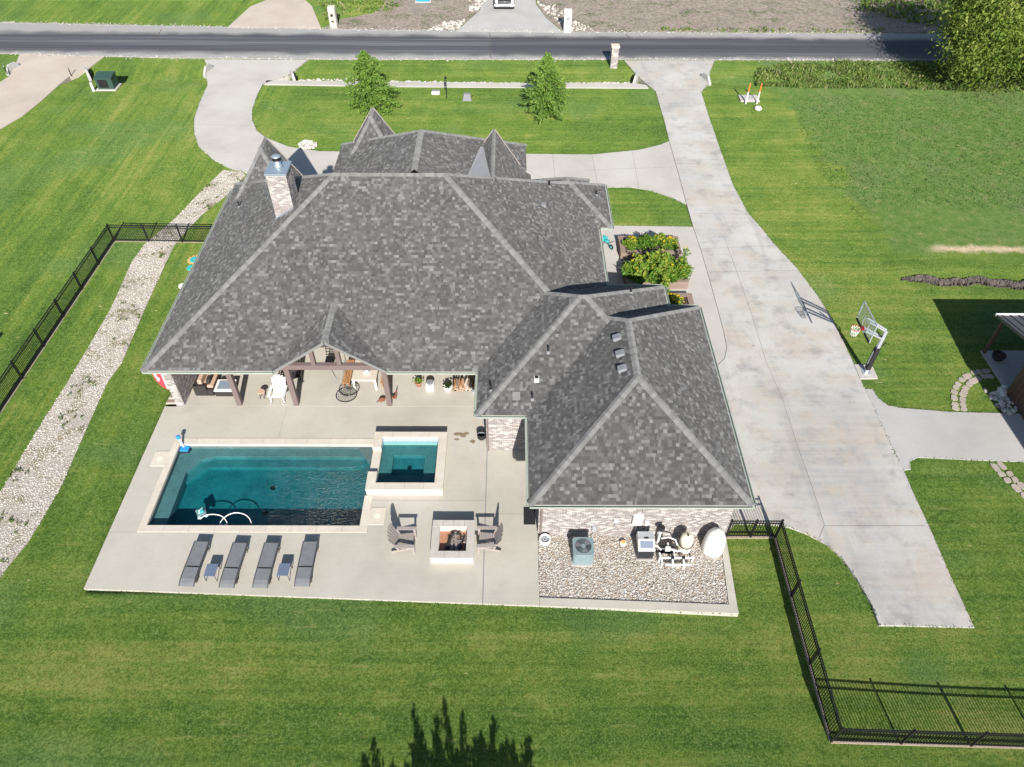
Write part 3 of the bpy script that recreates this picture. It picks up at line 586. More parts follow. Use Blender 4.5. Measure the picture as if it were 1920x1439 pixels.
def wing(planes, shingled=None, opts=None):
    """planes: list of polygons; hips and ridges shared by two of them get a cap"""
    ed = {}
    for i, pl in enumerate(planes):
        roof_plane(pl, None, True if shingled is None else i in shingled, **(opts or {}).get(i, {}))
        for a, b in zip(pl, pl[1:]+pl[:1]):
            ka = tuple(round(q, 3) for q in a); kb = tuple(round(q, 3) for q in b); ed.setdefault(tuple(sorted((ka, kb))), []).append(i)
    for (a, b), ids in ed.items():
        if len(ids) == 2: cap(Vector(a), Vector(b), planes[ids[0]], planes[ids[1]])
def cap(A, B, pa, pb, wd=.17):
    if B.z < A.z-1e-4: A, B = B, A
    d = (B-A).normalized(); L = (B-A).length; fr = []
    for pl in (pa, pb):
        n, u, v = plane_frame(pl); c = sum((Vector(q) for q in pl), Vector())/len(pl); s_ = n.cross(d).normalized()
        if s_.dot(c-(A+B)/2) < 0: s_ = -s_
        fr.append((n, s_))
    m = MB(); st = .15; k = int(L/st)
    top = (fr[0][0]+fr[1][0]).normalized()
    for i in range(k+1):
        a = A+d*(i*st); b = A+d*min(L, (i+1)*st+.03); sh = rnd.random()
        for n, s_ in fr:
            h0, h1 = .034, .020
            p = [a+top*h0, a+s_*wd+n*h0*.75, b+s_*wd+n*h1, b+top*h1]; m.add(p, [(0, 1, 2, 3)], sh)
            m.add([a+top*h0, a+s_*wd+n*h0*.75, a+s_*wd, a], [(0, 1, 2, 3)], sh)
            m.add([a+s_*wd+n*h0*.75, b+s_*wd+n*h1, b+s_*wd, a+s_*wd], [(0, 1, 2, 3)], sh)
    P_(m.build('ridge_cap', 'ridge_cap'), house)
# main hip
mW, mE, mS, mN = -17.0, 5.06, 24.33, 40.8; rA, rB = (-8.66, 32.55, 8.3), (-3.21, 32.55, 8.3)
c = lambda x, y, z=ZE: (x, y, z)
pg0, pg1, pgx, pgz = -11.0, -5.68, -8.30, 4.72; pgv = (pgx, mS+(pgz-ZE)*8.22/5.45, pgz)
def in_gable(p):
    t = (pgv[1]-p.y)/(pgv[1]-mS); return t > 0 and pgx+(pg0-pgx)*t+.1 < p.x < pgx+(pg1-pgx)*t-.1
wing([[c(mW, mS), c(mE, mS), rB, rA], [c(mE, mS), c(mE, mN), rB], [c(mW, mN), c(mW, mS), rA], [c(mE, mN), c(mW, mN), rA, rB]], None,
     {0: dict(deck_polys=[[c(mW, mS), c(pg0, mS), pgv, rA], [c(pg1, mS), c(mE, mS), rB, pgv], [pgv, rB, rA]], hole=in_gable)})
# mid pyramid
a1, a2 = (3.15, 26.07, 5.97), (3.43, 26.07, 5.97); q0, q1, q2, q3 = c(-1.45, 21.62), c(8.03, 21.62), c(8.03, 30.72), c(-1.45, 30.72)
wing([[q0, q1, a2, a1], [q1, q2, a2], [q2, q3, a1, a2], [q3, q0, a1]])
# garage
g0, g1, g2, g3 = c(.8, 16.9), c(9.6, 16.9), c(9.6, 29.07), c(.8, 29.07); gs, gn = (5.2, 21.14, 5.78), (5.2, 24.66, 5.78)
wing([[g0, g1, gs], [g1, g2, gn, gs], [g2, g3, gn], [g3, g0, gs, gn]])
# north-east wing and small bay beyond it
n0, n1, n2, n3 = c(1.0, 36.12), c(5.84, 36.12), c(5.84, 40.82), c(1.0, 40.82); nr0, nr1 = (1.0, 38.47, 4.42), (3.47, 38.47, 4.42)
wing([[n0, n1, nr1, nr0], [n1, n2, nr1], [n2, n3, nr0, nr1]])
b0_, b1_, b2_, b3_ = c(1.9, 38), c(4.9, 38), c(4.9, 41.45), c(1.9, 41.45); br0, br1 = (3.4, 38, 3.9), (3.4, 39.85, 3.9)
wing([[b1_, b2_, br1, br0], [b3_, b0_, br0, br1], [b2_, b3_, br1]])
# tall front wing
fz = 4.5; f0, f1, f2, f3 = (-10.45, 33, fz), (.95, 33, fz), (.95, 42.72, fz), (-10.45, 42.72, fz); fr0, fr1 = (-4.75, 33, 8.3), (-4.75, 37.02, 8.3)
wing([[f1, f2, fr1, fr0], [f3, f0, fr0, fr1], [f2, f3, fr1]])
def steep(ax, ys_, yn, z, slope, base, hip=True, flare=.5):
    """steep front gable: ridge from (ax, ys_) to (ax, yn); hipped towards the back"""
    hw = (z-base)/slope; d = 4.0 if not hip else hw
    t = Vector((ax, yn, z)); s_ = Vector((ax, ys_, z)); L0, L1 = (ax-hw, yn, base), (ax-hw, ys_-(hw if hip else 0), base); R0, R1 = (ax+hw, yn, base), (ax+hw, ys_-(hw if hip else 0), base)
    pl = [[L0, tuple(t), tuple(s_), L1], [R1, tuple(s_), tuple(t), R0]]
    if hip: pl.append([L1, tuple(s_), R1])
    wing(pl)
    fb = base-flare*.62
    for sg, A, B in ((-1, L0, L1), (1, R0, R1)): roof_plane([A, (A[0]+sg*flare, A[1], fb), (B[0]+sg*flare, B[1]-(flare if hip else 0), fb), B], None)
    P_(MB().add([(ax-hw+.12, yn-.25, 1), (ax+hw-.12, yn-.25, 1), (ax+hw-.12, yn-.25, base), (ax, yn-.25, z-.12), (ax-hw+.12, yn-.25, base)], [(0, 1, 2, 3, 4)]).build('gable_wall', 'wall_brick'), house)
    for sg in (-1, 1): P_(MB().bar((ax, yn-.03, z-.06), (ax+sg*hw, yn-.03, base-.06), .05, .16).build('rake_board', 'soffit'), house)
steep(-14.48, 39.62, 40.85, 5.92, 1.5, 3.2, True, .55)
steep(-8.18, 41.25, 42.3, 7.05, 1.5, 4.55, True, .35)
steep(-.94, 34.3, 39.78, 7.0, 1.5, 4.3, False, .35)
P_(MB().add([(-1.55, 39.2, 6.20), (-1.02, 34.4, 6.97), (-2.35, 34.4, 6.84), (-1.72, 39.0, 6.3)], [(0, 1, 2, 3)]).build('cricket', 'membrane'), house)
# porch gable
pyb = pgv[1]+.05
apx, bkx = (pgx, mS-.03, pgz), (pgx, pyb, pgz)
wing([[c(pg0, mS-.03), apx, bkx], [apx, c(pg1, mS-.03), bkx]])
# --- eaves: fascia + gutter
def gutter(A, B, out):
    A = Vector((*A, 0)); B = Vector((*B, 0)); o_ = Vector((*out, 0)); par = P_(MB().add([A+o_*q+Vector((0, 0, z)) for q, z in ((-.0, 2.66), (-.0, 2.845), (.02, 2.845), (.02, 2.66))]+[B+o_*q+Vector((0, 0, z)) for q, z in ((-.0, 2.66), (-.0, 2.845), (.02, 2.845), (.02, 2.66))], [(0, 3, 7, 4), (3, 2, 6, 7), (1, 0, 4, 5), (2, 1, 5, 6), (0, 1, 2, 3), (4, 7, 6, 5)]).build('fascia', 'soffit'), house)
    prof = [(.025, 2.83), (.03, 2.74), (.10, 2.74), (.125, 2.80), (.125, 2.85), (.145, 2.85), (.145, 2.79), (.115, 2.725), (.025, 2.725)]
    m = MB(); n = len(prof); m.add([A+o_*q+Vector((0, 0, z)) for q, z in prof]+[B+o_*q+Vector((0, 0, z)) for q, z in prof], [(i, (i+1) % n, n+(i+1) % n, n+i) for i in range(n)])
    L = (B-A).length; d = (B-A).normalized(); k = max(1, int(L/2.4))
    for i in range(k+1):
        p = A+d*min(L-.03, max(.03, i*L/k)); m.add([p+o_*.02+Vector((0, 0, 2.853))-d*.012, p+o_*.15+Vector((0, 0, 2.856))-d*.012, p+o_*.15+Vector((0, 0, 2.856))+d*.012, p+o_*.02+Vector((0, 0, 2.853))+d*.012], [(0, 1, 2, 3)])
    P_(m.build('gutter', 'gutter_metal'), house)
S_, N_, E_, W_ = (0, -1), (0, 1), (1, 0), (-1, 0)
for a in (((mW, mS), (pg0+.02, mS), S_), ((pg1-.02, mS), (-1.6, mS), S_), ((mW, mS), (mW, 40), W_), ((-1.45, 21.62), (-1.45, 24.3), W_), ((-1.45, 21.62), (.66, 21.62), S_), ((.8, 16.9), (.8, 21.6), W_), ((.8, 16.9), (9.6, 16.9), S_), ((9.6, 16.9), (9.6, 29.07), E_), ((8.03, 29.07), (9.6, 29.07), N_), ((8.03, 29.2), (8.03, 30.72), E_), ((5.06, 30.72), (8.03, 30.72), N_), ((5.06, 30.86), (5.06, 36.12), E_), ((5.2, 36.12), (5.84, 36.12), S_), ((5.84, 36.12), (5.84, 40.82), E_), ((-11.0, 39), (-11.0, 40.7), W_)): gutter(*a)
# soffits / porch ceiling
for x0_, x1_, y0_, y1_ in ((mW+.05, mE-.05, mS+.05, mN-.05), (-1.40, 7.98, 21.67, 30.67), (.85, 9.55, 16.95, 29.0), (5.0, 5.8, 36.17, 40.77)): 
    if x0_ == mW+.05:
        for bx in ((mW+.05, pg0+.25, mS+.05, 29.0), (pg1-.25, -1.5, mS+.05, 29.0), (mW+.05, -1.5, 29.0, 40.7)): P_(MB().box(*bx, 2.70, 2.73).build('soffit', 'soffit'), house)
    else: P_(MB().box(x0_, x1_, y0_, y1_, 2.64, 2.67).build('soffit', 'soffit'), house)
# --- walls
def brickwork(A, B, z0, z1, out, keep=None):
    """individually laid bricks on the face from A to B (2D), facing out"""
    A = Vector((*A, 0)); B = Vector((*B, 0)); d = (B-A).normalized(); L = (B-A).length; o_ = Vector((*out, 0)); m = MB(); z = z0; row = 0; ch = .0765; bl = .208
    while z+ch-.01 <= z1+.001:
        x = -(bl/2 if row % 2 else 0)
        while x < L:
            a, b = max(0, x+.008), min(L, x+bl-.008)
            if b-a > .02 and (keep is None or keep(a, b, z)):
                dp = rnd.uniform(.008, .014); sh = rnd.betavariate(1.6, 2.6) if rnd.random() < .8 else rnd.uniform(.7, 1); p = [A+d*s_+o_*q+Vector((0, 0, zz)) for q in (0, dp) for zz in (z+.008, z+ch-.008) for s_ in (a, b)]
                m.add(p, [(4, 5, 7, 6), (0, 1, 5, 4), (2, 6, 7, 3), (0, 4, 6, 2), (1, 3, 7, 5)], sh)
            x += bl
        z += ch; row += 1
    o = P_(m.build('brickwork', 'brick'), house); o['kind'] = 'stuff'
def wallblk(x0, x1, y0, y1, z0=-.2, z1=2.72, mat='mortar', name='wall'): return P_(MB().box(x0, x1, y0, y1, z0, z1).build(name, mat), house)
GS, GWX, GEX, MSY = 17.38, 1.22, 9.16, 22.0
wallblk(GWX, GEX, GS, 28.7); wallblk(-1.06, 7.6, MSY, 30.3); wallblk(-16.1, -12.4, 29.0, 40.3, mat='wall_brick'); wallblk(-12.4, 4.66, 29.0, 40.35, mat='wall_brick'); wallblk(-10.05, .55, 40.0, 42.3, -.2, 4.4, 'wall_brick'); wallblk(3.2, 5.44, 36.5, 40.4, mat='wall_brick')
brickwork((GWX, GS), (GEX, GS), -.06, 2.62, S_); brickwork((-1.06, MSY), (GWX, MSY), -.0, 2.62, S_); brickwork((GWX, 22), (GWX, GS), 0, 2.62, W_); brickwork((-1.06, 24.4), (-1.06, MSY), .02, 2.62, W_)
wallblk(GWX-.04, GEX+.02, GS-.035, GS+.02, -.35, -.062, 'pale_concrete', 'footing')
# porch end pier wall (west)
wallblk(-16.46, -16.06, 24.72, 29.0); brickwork((-16.46, 24.72), (-16.06, 24.72), .02, 2.62, S_); brickwork((-16.06, 24.72), (-16.06, 29), .02, 2.62, E_); brickwork((-16.46, 29), (-16.46, 24.72), .02, 2.62, W_)
# back wall of the porch: door and windows in the shade
wallblk(-16.05, -1.1, 28.98, 29.06, 0, 2.7, 'wall_brick', 'porch_wall')
for x in (-14.6, -12.2, -9.3, -7.2, -4.2):
    wdw = P_(MB().box(x-.62, x+.62, 28.93, 28.975, .3, 2.3).build('window', 'soffit'), house); MB().box(x-.55, x+.55, 28.90, 28.928, .37, 2.23).build('pane', 'windscreen', wdw).matrix_parent_inverse = Matrix.Translation((5, -30, 0)) @ Matrix.Identity(4)
# posts, beams and gable truss
for X in (-13.36, -10.55, -5.95): P_(MB().box(X-.125, X+.125, 24.72, 24.97, .012, 2.70).build('porch_post', 'beam_wood', None, False, .01), house)
P_(MB().box(-16.0, -10.55, 24.74, 24.94, 2.48, 2.69).build('beam', 'beam_wood'), house); P_(MB().box(-5.95, -1.1, 24.74, 24.94, 2.48, 2.69).build('beam', 'beam_wood'), house)
P_(MB().box(pg0+.35, pg1-.35, 24.62, 24.86, 2.62, 2.90).build('tie_beam', 'beam_wood', None, False, .01), house)
for X in (-9.15, -7.95): P_(MB().box(X-.1, X+.1, 24.64, 24.84, 2.90, 4.1).build('king_post', 'beam_wood', None, False, .01), house)
for sg, X in ((-1, pg0), (1, pg1)):
    P_(MB().bar((pgx, mS-.02, pgz-.09), (X, mS-.02, ZE-.09), .05, .13).build('rake_board', 'rake_paint'), house)
    P_(MB().add([(pgx, mS, pgz-.16), (X, mS, ZE-.16), (X, 25.0, ZE-.16), (pgx, 25.0, pgz-.16)], [(0, 1, 2, 3)]).build('rake_soffit', 'soffit'), house)
# downspouts
def spout(x, y, mat='beam_wood'): P_(MB().box(x-.04, x+.04, y-.035, y+.035, 0, 2.72).build('downspout', mat), house)
spout(1.32, GS-.06); spout(-1.0, MSY-.05); spout(.86+.45, 22.1)
# chimney
CHX0, CHX1, CHY0, CHY1, CHZ = -11.63, -10.68, 31.55, 32.75, 8.72
wallblk(CHX0, CHX1, CHY0, CHY1, 4.5, CHZ, 'mortar', 'chimney')
brickwork((CHX0, CHY0), (CHX1, CHY0), 5.0, CHZ-.02, S_); brickwork((CHX1, CHY0), (CHX1, CHY1), 5.0, CHZ-.02, E_); brickwork((CHX0, CHY1), (CHX0, CHY0), 5.0, CHZ-.02, W_)
cpm = MB(); cpm.box(CHX0-.05, CHX1+.05, CHY0-.05, CHY1+.05, CHZ+.001, CHZ+.10); P_(cpm.build('chimney_cap', 'flashing', None, False, .01), house)
cx_, cy_ = (CHX0+CHX1)/2, (CHY0+CHY1)/2+.1
P_(MB().lathe((cx_, cy_, CHZ+.1), [(.24, 0), (.17, .12), (.15, .14), (.15, .40)], 20).build('flue_pipe', 'flashing', None, True), house)
P_(MB().lathe((cx_, cy_, CHZ+.44), [(.19, 0), (.22, .02), (.22, .16), (.19, .16)], 20).build('flue_band', 'black_metal'), house)
P_(MB().lathe((cx_, cy_, CHZ+.62), [(.23, 0), (.23, .03), (.05, .09)], 20).build('flue_cap', 'flashing', None, True), house)
# roof vents and pipes: (px, py) sit on whichever slope is there
def on_roof(x, y, fz_):
    z = 5.
    for _ in range(25): p = G(x, y, z); z = .5*z+.5*fz_(p)
    return G(x, y, z)
fS = lambda p: ZE+(p.y-mS)*5.45/8.22; fE = lambda p: ZE+(mE-p.x)*5.45/8.27; fW = lambda p: ZE+(p.x-mW)*5.45/8.34
fgW = lambda p: ZE+(p.x-.8)*2.93/4.4; fmS = lambda p: ZE+(p.y-21.62)*3.12/4.45; fmW = lambda p: ZE+(p.x+1.45)*3.12/4.6; fgE = lambda p: ZE+(9.6-p.x)*2.93/4.4; fmE = lambda p: ZE+(8.03-p.x)*3.12/4.6; fnE = lambda p: ZE+(5.84-p.x)*1.57/2.37
for (x, y) in ((1158, 634), (1164, 664), (1168, 692)):
    p = on_roof(x, y, fgW); M_ = Matrix.Translation(p) @ Matrix.Rotation(-math.atan(.666), 4, 'Y')
    m = MB(); v8 = [M_ @ Vector(q) for q in ((-.19, -.18, 0), (.19, -.18, 0), (.19, .18, 0), (-.19, .18, 0), (-.19, -.155, .15), (.11, -.155, .11), (.11, .155, .11), (-.19, .155, .15))]
    m.add(v8, [(4, 5, 6, 7), (0, 1, 5, 4), (1, 2, 6, 5), (2, 3, 7, 6), (3, 0, 4, 7)]); P_(m.build('box_vent', 'vent_grey', None, False, .015), house)
for (x, y, f_) in ((1028, 660, fmS), (998, 748, fmS), (921, 732, fmW), (1183, 549, fmE), (1030, 350, fE), (1118, 366, fnE), (449, 388, fW)):
    p = on_roof(x, y, f_); P_(MB().tube([p-Vector((0, 0, .1)), p+Vector((0, 0, .34))], .045, 10).build('vent_pipe', 'black_rubber'), house); P_(MB().lathe(p+Vector((0, 0, .0)), [(.11, -.06), (.06, .06)], 12).build('pipe_boot', 'vent_grey'), house)
p = on_roof(1006, 712, fmS); P_(MB().box(p.x-.11, p.x+.11, p.y-.12, p.y+.12, p.z-.1, p.z+.12).build('square_vent', 'white_trim'), house); P_(MB().box(p.x-.085, p.x+.085, p.y-.05, p.y+.11, p.z+.1, p.z+.124).build('square_vent_mouth', 'dark_void'), house)
p = on_roof(1019, 386, fE); P_(MB().box(p.x-.12, p.x+.12, p.y-.14, p.y+.14, p.z-.05, p.z+.14).build('square_vent', 'vent_grey'), house)
p = on_roof(968, 743, fmS); M_ = Matrix.Translation(p) @ Matrix.Rotation(math.atan(.69), 4, 'X'); P_(MB().box(-.17, .17, -.19, .19, .02, .045, None, M_).build('patched_panel', 'ridge_cap'), house)
# chimney base flashing
P_(MB().bar((CHX0-.05, CHY0-.06, fW(Vector((CHX0, 0, 0)))+.03), (CHX1+.03, CHY0-.06, fW(Vector((CHX1, 0, 0)))+.03), .14, .04).build('chimney_flashing', 'flashing'), house)
# ================================================================== PATIO FURNITURE
def lounger():
    t = thing('sun_lounger', (0, 0, 0), 'x', 'sun lounger', 'grey sling loungers lined up along the pool')
    W2, L = .30, 1.98
    prof = [(0, .17), (.12, .235), (.28, .285), (.78, .315), (.82, .315), (1.4, .318), (L, .33)]
    for a, b, nm in ((0, 4, 'leg_sling'), (4, 7, 'back_sling')):
        pr = prof[a:b]; m = MB()
        if nm == 'back_sling': pr = [(.85, .318)]+pr[1:]
        v = [(s*W2*.93, y, z) for y, z in pr for s in (-1, 1)]; m.add(v, [(2*i, 2*i+1, 2*i+3, 2*i+2) for i in range(len(pr)-1)]); o = m.build(nm, 'sling_fabric', t); md = o.modifiers.new('s', 'SOLIDIFY'); md.thickness = .008
    for s in (-1, 1):
        m = MB(); pts = [(s*W2, y, z-.012) for y, z in prof]
        for p, q in zip(pts, pts[1:]): m.bar(p, q, .028, .04)
        m.build('side_rail', 'grey_frame', t)
        m = MB(); m.bar((s*W2, 1.62, .30), (s*W2, 1.92, 0), .028, .03); m.bar((s*W2, 1.92, .30), (s*W2, 1.70, 0), .022, .025); m.build('rear_leg', 'grey_frame', t)
        m = MB(); m.bar((s*W2, .42, .28), (s*W2, .30, 0), .028, .03); m.bar((s*W2, .22, .26), (s*W2, .50, .02), .022, .025); m.build('front_leg', 'grey_frame', t)
    MB().bar((-W2, .815, .30), (W2, .815, .30), .03, .025).build('cross_bar', 'black_metal', t); MB().bar((-W2, L, .318), (W2, L, .318), .03, .03).build('head_bar', 'grey_frame', t)
    MB().bar((-W2, .35, .04), (W2, .35, .04), .02, .02).build('foot_bar', 'grey_frame', t)
    return t
lp = lounger()
LL = ('grey sling lounger farthest from the fire pit', 'grey sling lounger second farthest from the fire pit', 'grey sling lounger second nearest to the fire pit', 'grey sling lounger nearest to the fire pit')
for i, (x, y, a) in enumerate(((-12.90, 14.80, -2.6), (-11.28, 14.74, -2.4), (-9.94, 14.74, -1.4), (-8.28, 14.80, .4))):
    o = lp if i == 0 else copy_tree(lp); o.location = (x, y, .0); o.rotation_euler.z = R(a); o['label'] = LL[i]
def side_table():
    t = thing('side_table', (0, 0, 0), 'x', 'side table', 'small slate topped side tables between loungers')
    MB().box(-.225, .225, -.28, .28, .385, .40).build('table_top', 'slate_top', t, False, .004); 
    for s in (-1, 1):
        for e in (-1, 1): MB().bar((s*.21, e*.26, .39), (s*.22, e*.28, 0), .022, .022).build('leg', 'grey_frame', t)
        MB().bar((s*.21, -.26, .375), (s*.21, .26, .375), .02, .02).build('apron', 'grey_frame', t)
    return t
o = side_table(); o.location = (-12.02, 15.40, 0); o['label'] = 'small slate side table farther from the fire pit'
o = copy_tree(o); o.location = (-9.10, 15.43, 0); o['label'] = 'small slate side table nearer to the fire pit'
def adirondack(name, loc, rz, label, rockers=False, mat='grey_wood', group=None):
    t = thing(name, loc, label, 'chair', group, rz)     # faces +x
    for i in range(7):                                   # seat slats
        x = -.22+i*.085; MB().box(x, x+.075, -.28, .28, .30+.014*i, .322+.014*i, rnd.random()).build('seat_slat', mat, t)
    for i in range(6):                                   # back slats, fanned
        y = -.25+i*.1; m = MB(); hgt_ = (.72, .80, .84, .84, .80, .72)[i]; M_ = Matrix.Translation((-.22, y, .30)) @ Matrix.Rotation(R(-24), 4, 'Y') @ Matrix.Rotation(R((2.5-i)*1.8), 4, 'X')
        m.box(-.012, .012, -.044, .044, 0, hgt_, rnd.random(), M_); m.build('back_slat', mat, t)
    for s in (-1, 1):
        MB().box(-.30, .46, s*.36-.07, s*.36+.07, .56, .585, .3).build('armrest', mat, t, False, .01)
        MB().box(.34, .42, s*.31-.02, s*.31+.02, .0 if not rockers else .06, .56, .4).build('front_leg', mat, t)
        MB().bar((.42, s*.285, .36), (-.48, s*.285, .05), .03, .10, a=.5).build('side_rail', mat, t)
        MB().bar((-.30, s*.30, .56), (-.20, s*.30, .24), .03, .07, a=.5).build('arm_brace', mat, t)
        if rockers:
            m = MB(); pts = [(-.6+.12*k, s*.3, .02+.22*((k-5)/5)**2*.6) for k in range(11)]
            for a, b in zip(pts, pts[1:]): m.bar(a, b, .03, .05)
            m.build('rocker', mat, t)
    MB().bar((-.46, -.30, .68), (-.46, .30, .68), .07, .02, a=.6).build('back_rail', mat, t)
    t.scale = (1.08, 1.22, 1.1) if not rockers else (1, 1, 1)
    return t
adirondack('adirondack_chair', (-4.38, 16.80, 0), 0, 'weathered wooden adirondack chair facing the fire pit from the pool side', False, 'grey_wood', 'adirondack chairs by the fire pit')
adirondack('adirondack_chair', (-.86, 16.84, 0), math.pi, 'weathered wooden adirondack chair between the fire pit and garage', False, 'grey_wood', 'adirondack chairs by the fire pit')
# fire pit
fp = thing('fire_pit', (-2.35, 16.85, 0), 'square limestone fire pit with ash and charred logs', 'fire pit')
fx0, fx1, fy0, fy1 = -3.25, -1.46, 15.93, 17.77; ix0, ix1, iy0, iy1 = -2.92, -1.78, 16.27, 17.44
for a in ((fx0+.02, fx1-.02, fy0+.02, iy0, 0, .37), (fx0+.02, fx1-.02, iy1, fy1-.02, 0, .37), (fx0+.02, ix0, iy0, iy1, 0, .37), (ix1, fx1-.02, iy0, iy1, 0, .37)): wallbox(*a, 'limestone', 'pit_wall', fp)
cop(fx0, fx1, fy0, iy0, 'x', 3, .372, .46, fp, 'weathered_limestone', 'cap_stone'); cop(fx0, fx1, iy1, fy1, 'x', 4, .372, .46, fp, 'weathered_limestone', 'cap_stone'); cop(fx0, ix0, iy0, iy1, 'y', 2, .372, .46, fp, 'weathered_limestone', 'cap_stone'); cop(ix1, fx1, iy0, iy1, 'y', 2, .372, .46, fp, 'weathered_limestone', 'cap_stone')
P_(MB().box(ix0+.002, ix1-.002, iy0+.002, iy1-.002, 0, .10).build('sand_bed', 'red_sand'), fp)
P_(stones('ash_bed', 'ash', np.c_[nr.normal(-2.25, .26, 260).clip(ix0+.06, ix1-.06), nr.normal(16.85, .25, 260).clip(iy0+.06, iy1-.06), nr.uniform(.09, .13, 260)], .035), fp)['kind'] = 'stuff'
for a, b, r_, mt in (((-2.62, 16.5, .17), (-2.36, 17.32, .24), .055, 'charred'), ((-2.2, 16.45, .16), (-2.28, 17.3, .26), .06, 'ash'), ((-2.48, 17.18, .26), (-2.05, 17.22, .26), .05, 'charred'), ((-2.38, 16.42, .15), (-2.42, 17.2, .20), .05, 'ash'), ((-2.02, 16.6, .15), (-1.9, 17.2, .16), .035, 'charred')): P_(MB().tube([a, b], r_, 9).build('log', mt), fp)
for X in (-2.55, -2.05):
    m = MB(); m.bar((X, 16.42, .14), (X, 17.3, .14), .02); [m.bar((X-.05, 16.5+.1*i, .15), (X+.05, 16.5+.1*i, .15), .018) for i in range(8)]; P_(m.build('grate', 'black_metal'), fp)
# pool cleaner with its floating hose
p = G(378, 962, WZ-.1)
cl = thing('pool_cleaner', (p.x, p.y, WZ-.12), 'blue and white robotic pool cleaner with floating hose', 'pool cleaner', None, .5)
MB().box(-.2, .2, -.18, .18, -.06, .10).build('body', 'ac_paint', cl, False, .04); MB().box(-.12, .12, -.1, .1, .10, .20).build('lid', 'teal_plastic', cl, False, .03); MB().tube([(-.1, -.12, .18), (-.02, 0, .26), (.1, .12, .18)], .02).build('handle', 'white_plastic', cl)
for s in (-1, 1):
    for e in (-1, 1): MB().tube([(e*.14, s*.18, -.02), (e*.14, s*.23, -.02)], .08, 12).build('wheel', 'white_plastic', cl)
hp = [(375, 974), (385, 967), (400, 965), (415, 968), (424, 977), (425, 984), (413, 985), (416, 976), (428, 966), (443, 962), (458, 965), (468, 973), (472, 984)]
hw = [G(x, y, WZ) for x, y in hp]; dense = []
for i in range(len(hw)-1):
    a_, b_, c_, d_ = hw[max(0, i-1)], hw[i], hw[i+1], hw[min(len(hw)-1, i+2)]
    for k in range(6): t = k/6; dense.append(.5*((2*b_)+(c_-a_)*t+(2*a_-5*b_+4*c_-d_)*t*t+(3*b_-a_-3*c_+d_)*t**3))
P_(MB().tube([q+Vector((0, 0, .01)) for q in dense], .022, 8).build('hose', 'white_plastic', None, True), cl).matrix_parent_inverse = (Matrix.Translation(cl.location) @ Matrix.Rotation(.5, 4, 'Z')).inverted()
p = G(347, 842, WZ)
fl = thing('pool_skimmer', (p.x, p.y, WZ-.02), 'blue floating skimmer box hooked at the pool corner', 'skimmer')
MB().box(-.2, .2, -.17, .17, -.05, .09).build('tray', 'blue_plastic', fl, False, .02); MB().box(-.24, .24, -.21, .0, -.06, .03).build('float', 'black_rubber', fl, False, .02); MB().bar((-.05, .05, .08), (-.22, .24, .48), .09, .05).build('hook_arm', 'silver', fl); MB().lathe((-.24, .27, .46), [(.04, 0), (.10, .03), (.10, .14), (.04, .18)], 14).build('bottle', 'blue_plastic', fl)
# mat and black pot by the garage corner
p4 = px([(979, 958), (1004, 958), (1006, 991), (981, 992)], 0); tag(MB().box(.62, 1.12, 17.85, 18.75, .001, .016).build('door_mat', 'black_rubber'), 'black rubber mat on the patio by the garage wall', 'mat')
p = G(903, 822, 0); k = thing('kettle_bucket', (p.x, p.y, 0), 'dark round bucket against the brick corner of the patio', 'bucket'); MB().lathe((0, 0, 0), [(.15, 0), (.2, .08), (.21, .34), (.19, .34), (.17, .1)], 18).build('bucket', 'black_rubber', k, True); MB().tube([(-.2, 0, .32), (-.1, -.05, .46), (.1, -.05, .46), (.2, 0, .32)], .012).build('handle', 'silver', k)
# ================================================================== EQUIPMENT BED
GZ = -.06
ac = thing('air_conditioner', (3.02, 16.30, GZ), 'grey-green condenser unit with a round fan on top', 'air conditioner')
def rrect(a, b, r, n=5): return [(sx*(a-r)+r*math.cos(t), sy_*(b-r)+r*math.sin(t)) for sx, sy_, t0 in ((1, 1, 0), (-1, 1, 90), (-1, -1, 180), (1, -1, 270)) for t in [R(t0+90*i/n) for i in range(n+1)]]
MB().prism(rrect(.44, .44, .12), 0, .05).build('pad', 'pale_concrete', ac); MB().prism(rrect(.40, .40, .12), .05, .80).build('casing', 'ac_paint', ac)
for i in range(40):
    q = rrect(.405, .405, .12, 9)[i]; MB().box(q[0]-.012, q[0]+.012, q[1]-.012, q[1]+.012, .10, .74).build('louvre', 'ac_paint', ac)
MB().prism(rrect(.43, .43, .13), .80, .86).build('top_pan', 'ac_paint', ac, False, .012); MB().lathe((0, 0, .861), [(.335, 0), (.335, .004)], 32).build('fan_opening', 'dark_void', ac)
m = MB(); [m.tube([(r_*math.cos(t), r_*math.sin(t), .885) for t in [i*.2094 for i in range(30)]], .005, 5, closed=True) for r_ in (.12, .16, .2, .24, .28, .32)]; m.build('grille', 'ac_paint', ac)
for i in range(3):
    a0 = i*2.09+.4; m = MB(); pts = [(r_*math.cos(a0+d), r_*math.sin(a0+d), .868+.01*(d > .3)) for r_, d in ((.08, 0), (.31, -.1), (.32, .45), (.3, .75), (.08, .9))]; m.add(pts, [(0, 1, 2, 3, 4)]); m.build('fan_blade', 'fan_blade', ac)
MB().lathe((0, 0, .87), [(.09, 0), (.09, .025)], 16).build('fan_hub', 'ac_paint', ac)
p = Vector((3.62, 17.22, 0)); k = thing('disconnect_box', (3.56, 17.30, .35), 'slim grey electrical box on the wall behind the condenser', 'electrical box'); MB().box(-.09, .09, -.05, .06, 0, .34).build('box', 'silver', k, False, .01); MB().tube([(0, 0, 0), (-.02, -.05, -.2), (-.1, -.25, -.33)], .018).build('conduit', 'silver', k)
k = thing('pool_heater', (5.62, 16.55, GZ), 'dark pool heater with pale sloped top and display panel', 'pool heater')
